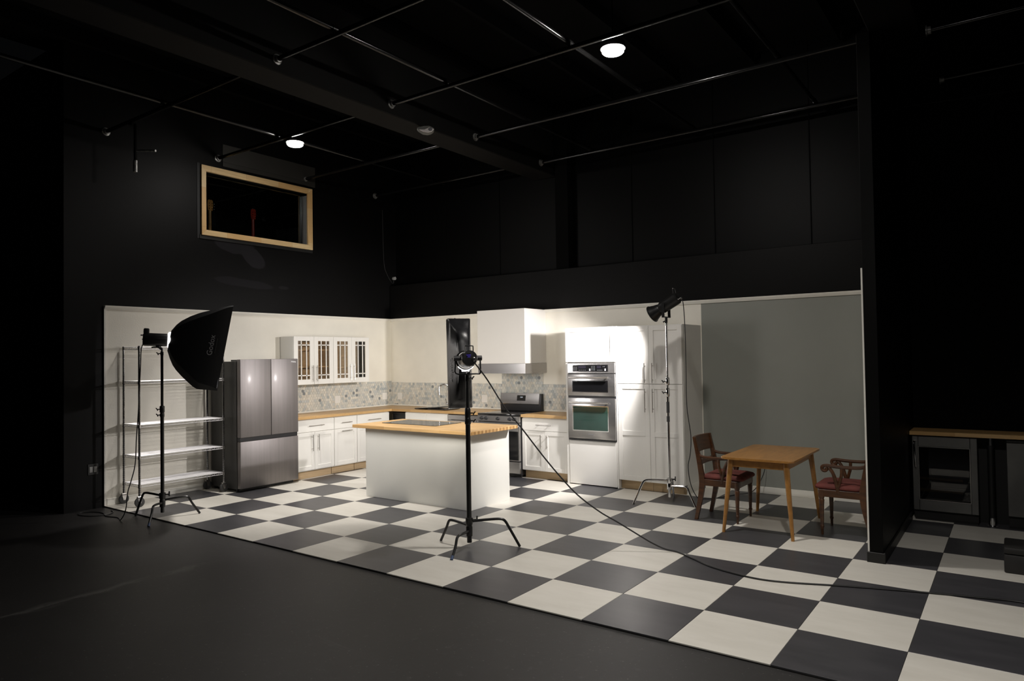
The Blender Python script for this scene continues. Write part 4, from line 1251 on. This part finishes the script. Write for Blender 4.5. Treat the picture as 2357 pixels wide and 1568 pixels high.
mb = MB(); f_ = mb.bm.faces.new([mb.bm.verts.new(p) for p in inner])
mb.build('front_diffuser', 'left_diffuser', sb, smooth=False)
lp = lamp('AREA', 'lamp_beam', sl, PR + ax * (SF - 0.012) + vv * 0.015, ax, LEFT_WATTS, (1.0, 0.955, 0.93), shape='RECTANGLE', size=0.62, size_y=0.94, spread=math.radians(140))
sx = 0.4255; vy = 0.0209
dws = (wid(sx + 0.01) - wid(sx - 0.01)) / 0.02
tx = vv; ty = -(ax + nr * dws).normalized(); tz = tx.cross(ty).normalized()
if tz.dot(nr) < 0: tz = -tz
pc = PR + ax * sx + vv * vy + nr * wid(sx) + tz * 0.004
text_mesh('lettering', 'Godox', 0.082, frame_matrix(pc, tx, ty, tz), 'print_grey', sb)
mb = MB()
p2 = pc - ty * 0.052 + tz * 0.001
mb.box(-0.085, 0.085, -0.004, 0.004, 0.0, 0.0012, M=frame_matrix(p2, tx, ty, tz))
mb.build('lettering_line', 'fridge_side', sb, smooth=False)
# body of the light
ba = (rgt * 0.998 - upv * 0.05).normalized(); bu = ba.cross(nr).normalized()
if bu.dot(upv) < 0: bu = -bu
B0 = PR - ba * 0.27
MBm = frame_matrix(B0, nr, bu, ba)
MB().lathe([(0.0, 0.0), (0.060, 0.002), (0.070, 0.012), (0.073, 0.03), (0.073, 0.24), (0.066, 0.255), (0.0, 0.256)], MBm, 24, False).build('housing', 'black_metal', sl)
MB().box(-0.03, 0.03, 0.06, 0.125, 0.005, 0.065, 0.014, 2, M=MBm).build('carry_grip', 'dark_plastic', sl)
MB().cyl(B0 + bu * 0.045, B0 + bu * 0.045 - ba * 0.022, 0.007, seg=8).build('rear_knob', 'dark_plastic', sl)
MB().lathe([(0.078, 0.252), (0.094, 0.262), (0.094, 0.285), (0.080, 0.285)], MBm, 28, False).build('speed_ring', 'ring_leak', sl)
yk = MB()
pb = B0 + ba * 0.155 - bu * 0.07
yk.box(-0.03, 0.03, -0.02, 0.006, -0.02, 0.02, 0.004, M=frame_matrix(pb, nr, bu, ba))
yk.cyl((LX, LY, 1.895), pb, 0.014, 0.017, 12)
yk.build('tilt_bracket', 'black_metal', sl)
MB().tube([pb - bu * 0.012 - ba * 0.01, pb - bu * 0.014 - ba * 0.04, pb - bu * 0.02 - ba * 0.062], 0.008, 8).build('tilt_handle', 'black_metal', sl)

# ------------------------------------------------------------------ middle studio light with strip softbox
PM = Vector((4.930, 0.986, 1.722))
da = Vector((-0.755, 0.656, 0)).normalized()
am = Vector((da.x * math.cos(math.radians(5)), da.y * math.cos(math.radians(5)), -math.sin(math.radians(5))))
rm = am.cross(Vector((0, 0, 1))).normalized()
um = rm.cross(am).normalized()
sm = thing('studio_light', 'black studio light seen from behind with a narrow hanging strip softbox', 'studio light', (MX_, MY_, 1.62), 'studio lights')
PF = PM + am * 0.05
rings = []
for k in range(9):
    t = k / 8
    s = 0.30 * t
    wd = 0.050 + (0.116 - 0.050) * t
    ht = 0.085 + (0.44 - 0.085) * (t ** 0.42)
    sag = 0.012 * math.sin(t * 9)
    c = PF + am * s
    rr_ = min(0.035, wd * 0.5) * (1 - 0.8 * t)
    ring = []
    for (a_, b_) in ((wd, -ht + rr_), (wd, ht - rr_), (wd - rr_, ht), (-wd + rr_, ht), (-wd, ht - rr_), (-wd, -ht + rr_), (-wd + rr_, -ht), (wd - rr_, -ht)):
        ring.append(c + rm * a_ + um * (b_ + sag * (1 if abs(b_) > 0.2 else 0)))
    rings.append(ring)
rings.append([p + am * 0.05 for p in rings[-1]])
mb = MB(); mb.rings(rings, cap=False)
bmesh.ops.subdivide_edges(mb.bm, edges=[e_ for e_ in mb.bm.edges if e_.calc_length() > 0.12], cuts=2, use_grid_fill=True)
for v_ in mb.bm.verts:
    p_ = v_.co - PF
    u_, s_ = p_.dot(um), p_.dot(am)
    if 0.03 < s_ < 0.27:
        v_.co += am * 0.012 * math.sin(u_ * 23 + p_.dot(rm) * 30) + rm * (0.006 if p_.dot(rm) > 0 else 0.0) * math.sin(u_ * 31)
st = mb.build('softbox_shell', 'black_nylon', sm, angle=60)
fr4 = [PF + am * 0.335 + rm * a_ + um * b_ for a_, b_ in ((0.112, -0.436), (0.112, 0.436), (-0.112, 0.436), (-0.112, -0.436))]
mb = MB(); mb.bm.faces.new([mb.bm.verts.new(p) for p in fr4])
mb.build('front_diffuser', 'strip_diffuser', st, smooth=False)
lp = lamp('AREA', 'lamp_beam', sm, PF + am * 0.34, am, STRIP_WATTS, (1.0, 0.94, 0.84), shape='RECTANGLE', size=0.22, size_y=0.86, spread=math.radians(75))
MB().cyl(PF + am * 0.33 + um * 0.43 - rm * 0.03, PF + am * 0.335 + um * 0.452 - rm * 0.03, 0.006, seg=8).build('grommet', 'chrome', st)
npn = (-rm - am * 0.22).normalized()
tl = PF + am * 0.20 - rm * (0.050 + 0.066 * 0.2 / 0.3) - um * 0.07 + npn * 0.0065
text_mesh('lettering', 'Godox', 0.085, frame_matrix(tl, -um, npn.cross(-um), npn), 'print_grey', st)
# body
hb = frame_matrix(PM - am * 0.25, rm, um, am)
MB().lathe([(0.0, 0.0), (0.064, 0.002), (0.071, 0.012), (0.073, 0.03), (0.073, 0.22), (0.066, 0.245), (0.0, 0.246)], hb, 28, False).build('housing', 'black_metal', sm)
MB().box(-0.030, 0.006, 0.006, 0.040, -0.002, 0.001, 0.0005, M=hb).build('display_panel', 'black_gloss', sm)
text_mesh('readout', '5600K', 0.016, hb @ frame_matrix((-0.010, 0.026, -0.003), (1, 0, 0), (0, 1, 0), (0, 0, 1)), 'display_violet', sm)
text_mesh('readout', '100%', 0.014, hb @ frame_matrix((-0.010, 0.010, -0.003), (1, 0, 0), (0, 1, 0), (0, 0, 1)), 'display_violet', sm)
MB().lathe([(0.017, -0.001), (0.019, -0.006), (0.016, -0.008), (0.012, -0.006), (0.012, -0.001)], hb @ Matrix.Translation((0.034, -0.012, 0)), 20, False).build('dial_ring', 'bar_pull', sm)
MB().lathe([(0.012, -0.001), (0.011, -0.014), (0.0, -0.015)], hb @ Matrix.Translation((0.034, -0.012, 0)), 16).build('dial', 'dark_plastic', sm)
def P3(a_, b_, c_): return hb @ Vector((a_, b_, c_))
MB().tube(smooth_path([P3(-0.036, 0.05, 0.03), P3(-0.036, 0.104, 0.03), P3(-0.028, 0.112, 0.03), P3(0.028, 0.112, 0.03), P3(0.036, 0.104, 0.03), P3(0.036, 0.05, 0.03)], 3), 0.005, 8).build('carry_handle', 'black_metal', sm)
MB().lathe([(0.080, 0.238), (0.094, 0.246), (0.094, 0.268), (0.080, 0.268)], hb, 28, False).build('speed_ring', 'black_metal', sm)
MB().box(-0.036, 0.036, -0.104, -0.084, 0.248, 0.266, 0.003, M=hb).build('light_leak_slot', 'ring_leak', sm)
mb = MB()
rgm = []
for k in range(13):
    a = math.radians(218 + 104 * k / 12)
    rgm.append([P3(0.079 * math.cos(a), 0.079 * math.sin(a), 0.243), P3(0.096 * math.cos(a), 0.096 * math.sin(a), 0.243), P3(0.096 * math.cos(a), 0.096 * math.sin(a), 0.247), P3(0.079 * math.cos(a), 0.079 * math.sin(a), 0.247)])
mb.rings(rgm); mb.build('light_leak_arc', 'ring_leak', sm)
mb = MB()
mb.tube(smooth_path([P3(-0.078, 0.01, 0.12), P3(-0.112, 0.0, 0.12), P3(-0.115, -0.06, 0.12), P3(-0.112, -0.13, 0.12), P3(-0.02, -0.135, 0.12), P3(0.075, -0.135, 0.12), P3(0.112, -0.13, 0.12), P3(0.115, -0.06, 0.12), P3(0.112, 0.0, 0.12), P3(0.078, 0.01, 0.12)], 3), 0.007, 8)
yk = mb.build('yoke', 'black_metal', sm)
for s_ in (-1, 1):
    MB().cyl(P3(s_ * 0.074, 0.008, 0.12), P3(s_ * 0.130, 0.008, 0.12), 0.024, seg=14).build('yoke_lock', 'dark_plastic', yk)
mb = MB(); mb.cyl((MX_, MY_, 1.60), P3(0.0, -0.135, 0.12), 0.014, seg=12)
mb.build('spigot', 'black_metal', sm)

# ------------------------------------------------------------------ right spotlight
aR = Vector((-0.88, 0.03, -0.47)).normalized()
rR = aR.cross(Vector((0, 0, 1))).normalized()
uR = rR.cross(aR).normalized()
PB = Vector((5.752, 3.735, 2.335))            # centre of the housing
hs = frame_matrix(PB - aR * 0.17, rR, uR, aR)
sp = thing('studio_light', 'black spotlight with bell reflector tilted down towards the ovens', 'studio light', (RX_, RY_, 2.17), 'studio lights')
MB().lathe([(0.0, 0.0), (0.058, 0.003), (0.070, 0.015), (0.072, 0.04), (0.072, 0.235), (0.062, 0.245), (0.062, 0.262)], hs, 26, False).build('housing', 'black_metal', sp)
MB().lathe([(0.062, 0.262), (0.066, 0.27), (0.076, 0.31), (0.100, 0.375), (0.106, 0.378), (0.106, 0.388), (0.100, 0.388), (0.072, 0.315), (0.056, 0.265)], hs, 30, False).build('reflector', 'black_metal', sp)
MB().lathe([(0.030, 0.264), (0.022, 0.275), (0.0, 0.278)], hs, 18, False).build('bulb', 'lamp_bulb', sp)
MB().box(0.0715, 0.0745, -0.012, 0.012, 0.19, 0.235, 0.001, M=hs).build('side_badge', 'outlet_grey', sp)
def PS(a_, b_, c_): return hs @ Vector((a_, b_, c_))
MB().tube(smooth_path([PS(-0.034, 0.06, 0.02), PS(-0.036, 0.115, 0.0), PS(-0.02, 0.122, -0.005), PS(0.02, 0.122, -0.005), PS(0.036, 0.115, 0.0), PS(0.034, 0.06, 0.02)], 3), 0.005, 8).build('carry_handle', 'black_metal', sp)
MB().cyl(PS(0.02, -0.02, 0.0), PS(0.02, -0.02, -0.03), 0.012, seg=10).build('rear_dial', 'bar_pull', sp)
yd = Vector((rR.x, rR.y, 0)).normalized()
mb = MB()
c0 = Vector((RX_, RY_, 0))
for s_ in (-1, 1):
    b_ = c0 + yd * (0.082 * s_)
    mb.box(-0.005, 0.005, -0.017, 0.017, 2.19, 2.36, 0.002, M=frame_matrix(Vector((b_.x, b_.y, 0)), yd, Vector((-yd.y, yd.x, 0)), Vector((0, 0, 1))))
mb.box(-0.087, 0.087, -0.017, 0.017, 2.183, 2.195, 0.002, M=frame_matrix(c0, yd, Vector((-yd.y, yd.x, 0)), Vector((0, 0, 1))))
mb.build('yoke', 'black_metal', sp)
mb = MB(); mb.cyl((RX_, RY_, 2.125), (RX_, RY_, 2.185), 0.016, seg=12)
L = Vector((-RX.x, -RX.y, 0)).normalized()
mb.cyl(Vector((RX_, RY_, 2.15)), Vector((RX_, RY_, 2.13)) + L * 0.04, 0.008, seg=8)
mb.build('spigot', 'black_metal', sp)
tip = PS(0, 0, 0.30)
lamp('SPOT', 'lamp_beam', sp, PS(0, 0, 0.385), aR, SPOT_WATTS, (1.0, 0.955, 0.94), spot_size=math.radians(94), spot_blend=0.5, shadow_soft_size=0.055)

# ------------------------------------------------------------------ cables
def cable(lbl, pts, r_=0.0065, n=6):
    o = MB().tube(smooth_path(pts, n), r_, 8).build('power_cable', 'cable_rubber')
    return tag(o, lbl, 'cable', 'black power cables')
cable('black cable sloping from the middle light across the checkered floor to the right',
      [PM - am * 0.25 + um * -0.03 + rm * 0.03, (5.127, 1.05, 1.55), (5.267, 1.124, 1.297), (5.407, 1.197, 1.098), (5.58, 1.287, 0.842), (5.717, 1.359, 0.655), (5.854, 1.43, 0.492), (6.024, 1.519, 0.347), (6.159, 1.589, 0.26), (6.327, 1.677, 0.145), (6.427, 1.729, 0.079), (6.526, 1.781, 0.028), (6.626, 1.82, 0.008), (6.82, 1.70, 0.007), (7.039, 1.556, 0.007), (7.349, 1.463, 0.007), (7.606, 1.48, 0.007), (8.031, 1.638, 0.007), (8.44, 1.768, 0.007), (8.829, 1.87, 0.007), (9.15, 1.92, 0.007), (9.9, 1.8, 0.007), (10.8, 1.5, 0.007)])
cable('black cable hanging from the spotlight down beside the pantry and along the grey wall',
      [PS(0.02, -0.03, -0.005), (5.905, 3.81, 2.40), (5.925, 3.82, 2.33), (5.937, 3.826, 1.996), (5.938, 3.827, 1.572), (5.939, 3.827, 1.133), (5.974, 3.842, 0.798), (5.965, 3.838, 0.584), (5.94, 3.827, 0.422), (5.96, 3.86, 0.20), (5.99, 4.0, 0.03), (6.0, 4.15, 0.007), (6.08, 4.20, 0.007), (6.16, 4.36, 0.007), (6.25, 4.60, 0.007), (6.42, 4.70, 0.05), (6.52, 4.80, 0.25), (6.53, 4.855, 0.42)], 0.005)
cable('thin black cable hanging from the left softbox light to a loop on the black floor',
      [B0 - ba * 0.005, (1.166, -0.065, 2.0), (1.142, -0.111, 1.916), (1.136, -0.123, 1.664), (1.125, -0.143, 1.165), (1.117, -0.158, 0.915), (1.11, -0.17, 0.617), (1.09, -0.208, 0.423), (1.077, -0.235, 0.311), (1.06, -0.25, 0.12), (0.95, -0.25, 0.0), (0.76, -0.20, -0.009), (0.571, -0.235, -0.009), (0.353, -0.18, -0.009), (0.20, -0.22, -0.009), (0.13, -0.33, -0.009), (0.25, -0.385, -0.009), (0.42, -0.33, -0.009), (0.50, -0.20, -0.009), (0.42, -0.09, -0.009), (0.30, -0.06, -0.009)], 0.0055)

# ------------------------------------------------------------------ dining table
tb = thing('dining_table', 'honey-coloured wooden dining table with tapered splayed legs', 'table', (7.045, 3.295, 0))
TX0, TX1, TY0, TY1, TZ = 6.70, 7.392, 2.735, 3.86, 0.735
def rrect(x0, x1, y0, y1, r_, n=5):
    pts = []
    for (cx, cy, a0) in ((x1 - r_, y0 + r_, -90), (x1 - r_, y1 - r_, 0), (x0 + r_, y1 - r_, 90), (x0 + r_, y0 + r_, 180)):
        for k in range(n + 1):
            a = math.radians(a0 + 90 * k / n)
            pts.append((cx + r_ * math.cos(a), cy + r_ * math.sin(a)))
    return pts
MB().prism(rrect(TX0, TX1, TY0, TY1, 0.05), 0.020, Matrix.Translation((0, 0, TZ - 0.020)), 0.004).build('tabletop', 'table_wood', tb)
AX0, AX1, AY0, AY1 = TX0 + 0.075, TX1 - 0.075, TY0 + 0.075, TY1 - 0.075
for bx_ in ((AX0, AX1, AY0, AY0 + 0.02), (AX0, AX1, AY1 - 0.02, AY1), (AX0, AX0 + 0.02, AY0 + 0.021, AY1 - 0.021), (AX1 - 0.02, AX1, AY0 + 0.021, AY1 - 0.021)):
    MB().box(*bx_, TZ - 0.098, TZ - 0.021, 0.002).build('apron', 'table_wood', tb)
for (tx_, ty_, fx_, fy_) in ((AX0 + 0.01, AY0 + 0.01, 6.722, 2.748), (AX1 - 0.01, AY0 + 0.01, 7.372, 2.745), (AX0 + 0.01, AY1 - 0.01, 6.725, 3.84), (AX1 - 0.01, AY1 - 0.01, 7.37, 3.84)):
    MB().cyl((fx_, fy_, 0.0), (tx_, ty_, TZ - 0.021), 0.0155, 0.029, 16).build('leg', 'table_wood', tb)

# ------------------------------------------------------------------ dining chairs
def make_chair():
    c = thing('armchair', 'mahogany armchair with scroll arms', 'chair', (0, 0, 0), 'mahogany dining armchairs')
    W = 0.238
    wood = 'mahogany'
    for s_ in (-1, 1):
        y = s_ * (W - 0.018)
        prof_ = [(0.0, 0.0), (0.022, 0.10), (0.048, 0.22), (0.066, 0.33), (0.072, 0.42), (0.060, 0.52), (0.040, 0.64), (0.018, 0.75), (-0.006, 0.865)]
        wds = [0.017, 0.020, 0.024, 0.028, 0.030, 0.026, 0.023, 0.019, 0.015]
        sp_ = smooth_path([(a, 0, b_) for a, b_ in prof_], 3)
        rg = []
        for k, p in enumerate(sp_):
            h_ = wds[min(8, k // 3)] if k // 3 >= 8 else wds[k // 3] + (wds[k // 3 + 1] - wds[k // 3]) * (k % 3) / 3
            rg.append([Vector((p.x - h_, y - 0.016, p.z)), Vector((p.x + h_, y - 0.016, p.z)), Vector((p.x + h_, y + 0.016, p.z)), Vector((p.x - h_, y + 0.016, p.z))])
        MB().rings(rg).build('back_leg', wood, c, local=True, angle=50)
        # turned front leg
        MB().lathe([(0.012, 0.0), (0.013, 0.06), (0.019, 0.075), (0.019, 0.085), (0.015, 0.09), (0.022, 0.28), (0.026, 0.33), (0.021, 0.34), (0.027, 0.36), (0.027, 0.43)], Matrix.Translation((0.435, s_ * (W - 0.025), 0)), 14).build('front_leg', wood, c, local=True)
        # arm with scroll
        cz, cx = 0.632, 0.398
        pts = [(0.022, 0.700), (0.040, 0.678), (0.085, 0.662), (0.16, 0.656), (0.26, 0.655), (0.34, 0.660), (0.38, 0.663)]
        path = [Vector((a, y, b_)) for a, b_ in pts]
        for k in range(1, 11):
            an = math.radians(90 - 34 * k)
            rr2 = 0.030 - 0.0019 * k
            path.append(Vector((cx + rr2 * math.cos(an), y, cz + rr2 * math.sin(an))))
        arm = MB().tube(smooth_path(path, 3), 0.0165, 10).build('arm', wood, c, local=True)
        sup = [(0.285, 0.40), (0.292, 0.47), (0.310, 0.54), (0.330, 0.60), (0.362, 0.645)]
        MB().tube(smooth_path([(a, y, b_) for a, b_ in sup], 3), [0.019] * 4 + [0.018] * 4 + [0.016] * 5, 10).build('arm_support', wood, arm, local=True)
        sup = [(0.288, 0.44), (0.268, 0.52), (0.252, 0.58), (0.250, 0.645)]
        MB().tube(smooth_path([(a, y, b_) for a, b_ in sup], 3), 0.015, 10).build('arm_support', wood, arm, local=True)
        MB().box(0.07, 0.46, y - 0.014, y + 0.014, 0.365, 0.432, 0.003).build('side_rail', wood, c, local=True)
    MB().box(0.432, 0.462, -W + 0.04, W - 0.04, 0.365, 0.432, 0.003).build('front_rail', wood, c, local=True)
    MB().box(0.052, 0.080, -W + 0.036, W - 0.036, 0.365, 0.432, 0.003).build('rear_rail', wood, c, local=True)
    # curved crest tablet and lower back rail
    def curved(z0, z1, x0, x1, bow, t, half, name):
        rg = []
        for k in range(9):
            yy = -half + 2 * half * k / 8
            b_ = bow * (1 - (yy / half) ** 2)
            rg.append([Vector((x0 - b_ - t, yy, z0)), Vector((x0 - b_ + t, yy, z0)), Vector((x1 - b_ + t, yy, z1)), Vector((x1 - b_ - t * 1.2, yy, z1))])
        MB().rings(rg).build(name, wood, c, local=True, angle=50)
    curved(0.705, 0.868, 0.030, -0.004, 0.035, 0.011, 0.245, 'crest_rail')
    curved(0.575, 0.625, 0.054, 0.046, 0.02, 0.009, 0.215, 'mid_rail')
    # upholstered seat
    rg = []
    for k, (z, ins) in enumerate([(0.432, 0.01), (0.440, -0.006), (0.458, -0.010), (0.476, 0.004), (0.490, 0.045), (0.497, 0.11), (0.499, 0.17)]):
        pts = rrect(0.075 + ins * 0.9, 0.490 - ins, -W - 0.004 + ins + 0.022, W + 0.004 - ins - 0.022, max(0.02, 0.05 - ins * 0.2), 4)
        rg.append([Vector((a, b_, z)) for a, b_ in pts])
    MB().rings(rg).build('seat_cushion', 'red_velvet', c, local=True, angle=60)
    return c
ch = make_chair()
ch.location = (6.302, 3.345, 0)
ch['label'] = 'mahogany armchair with red seat, fully visible left of the table'
c2 = copy_tree(ch)
c2.location = (7.975, 3.375, 0)
c2.rotation_euler = (0, 0, math.pi)
c2['label'] = 'mahogany armchair with red seat, cut off by the black partition'

# ------------------------------------------------------------------ bar at the right
o = MB().box(8.168, 11.5, 4.290, 4.690, 0.874, 0.914, 0.003).build('bar_worktop', 'butcher_x')
tag(o, 'butcher-block bar worktop beyond the black partition', 'worktop')
o = MB().box(8.17, 11.5, 4.50, 4.695, 0.0005, 0.873).build('bar_back_panel', 'bar_black')
tag(o, 'black back panel behind the bar fridges', 'panel')
def wine_fridge(x0, x1, lbl, glazed):
    wf = thing('wine_fridge', lbl, 'fridge', ((x0 + x1) / 2, 4.4, 0), 'under-counter fridges in the bar')
    z0, z1 = 0.105, 0.862
    mb = MB()
    mb.box(x0 + 0.005, x0 + 0.025, 4.33, 4.498, 0.02, z1)
    mb.box(x1 - 0.025, x1 - 0.005, 4.33, 4.498, 0.02, z1)
    mb.box(x0 + 0.025, x1 - 0.025, 4.33, 4.498, z1 - 0.02, z1)
    mb.box(x0 + 0.025, x1 - 0.025, 4.33, 4.498, 0.02, z0 + 0.02)
    mb.box(x0 + 0.025, x1 - 0.025, 4.485, 4.498, z0 + 0.02, z1 - 0.02)
    mb.build('body', 'bar_black', wf, smooth=False)
    if glazed:
        mb = MB()
        mb.box(x0, x0 + 0.055, 4.296, 4.329, z0, z1, 0.004)
        mb.box(x1 - 0.060, x1, 4.296, 4.329, z0, z1, 0.004)
        mb.box(x0 + 0.055, x1 - 0.060, 4.296, 4.329, z0, 0.212, 0.004)
        mb.box(x0 + 0.055, x1 - 0.060, 4.296, 4.329, 0.760, z1, 0.004)
        dr = mb.build('door_frame', 'bar_steel', wf)
        a, b_, p, q = x0 + 0.055, x1 - 0.060, 0.212, 0.760
        mb = MB()
        mb.box(a, a + 0.005, 4.292, 4.2965, p, q); mb.box(b_ - 0.005, b_, 4.292, 4.2965, p, q)
        mb.box(a + 0.005, b_ - 0.005, 4.292, 4.2965, p, p + 0.005); mb.box(a + 0.005, b_ - 0.005, 4.292, 4.2965, q - 0.005, q)
        mb.build('window_trim', 'bar_pull', dr, smooth=False)
        MB().box(a + 0.005, b_ - 0.005, 4.306, 4.311, p + 0.005, q - 0.005).build('pane', 'wine_glass', dr, smooth=False)
        for zz in (0.305, 0.425):
            MB().box(a + 0.002, b_ - 0.07, 4.345, 4.370, zz - 0.013, zz + 0.013, 0.002).build('shelf_front', 'wine_shelf_wood', wf)
            MB().box(a + 0.10, b_ - 0.02, 4.371, 4.480, zz + 0.02, zz + 0.028).build('rack', 'bar_steel', wf)
        for zz in (0.335, 0.455):
            MB().box(a + 0.10, b_ - 0.02, 4.40, 4.46, zz, zz + 0.062, 0.01).build('stored_box', 'outlet_grey', wf)
        MB().tube(smooth_path([(x0 + 0.028, 4.296, 0.815), (x0 + 0.022, 4.262, 0.80), (x0 + 0.024, 4.250, 0.70), (x0 + 0.030, 4.262, 0.56), (x0 + 0.033, 4.296, 0.545)], 5), 0.010, 10).build('handle', 'chrome', dr)
    else:
        dr = MB().box(x0, x1, 4.296, 4.329, z0 + 0.02, z1 - 0.025, 0.004).build('door', 'bar_steel', wf)
        MB().cyl((x1 - 0.05, 4.26, 0.5), (x1 - 0.05, 4.26, 0.8), 0.010, seg=10).build('handle', 'chrome', dr)
        MB().box(x0, x1, 4.30, 4.329, z1 - 0.022, z1, 0.003).build('top_rail', 'bar_black', wf)
    MB().box(x0 + 0.01, x1 - 0.01, 4.335, 4.36, 0.0, 0.104).build('toe_grille', 'bar_black', wf)
wine_fridge(8.190, 8.755, 'glass-door wine fridge with wooden shelves next to the partition', True)
wine_fridge(8.992, 9.60, 'solid steel bar fridge cut off by the right edge of the picture', False)
bp = thing('counter_leg', 'black counter leg with chrome cap and foot between the two bar fridges', 'leg', (8.862, 4.36, 0))
MB().cyl((8.862, 4.36, 0.05), (8.862, 4.36, 0.80), 0.029, seg=16).build('tube', 'bar_black', bp)
MB().cyl((8.862, 4.36, 0.80), (8.862, 4.36, 0.873), 0.030, seg=16).build('cap', 'chrome', bp)
MB().lathe([(0.055, 0.0), (0.055, 0.006), (0.032, 0.012), (0.030, 0.085)], Matrix.Translation((8.862, 4.36, 0)), 20).build('foot', 'chrome', bp)

# low case shape filling an unidentified dark patch at the right edge
cs = thing('stand_in_case', 'low black case shape for an unidentified dark patch at the right edge', 'case', (9.35, 2.75, 0))
MB().box(8.975, 9.75, 2.66, 3.02, 0.0, 0.145, 0.012, 2).build('lower_shell', 'case_black', cs)
MB().box(8.975, 9.75, 2.66, 3.02, 0.149, 0.20, 0.012, 2).build('lid', 'case_black', cs)
MB().box(9.30, 9.42, 2.645, 2.662, 0.10, 0.125, 0.004).build('handle', 'black_metal', cs)
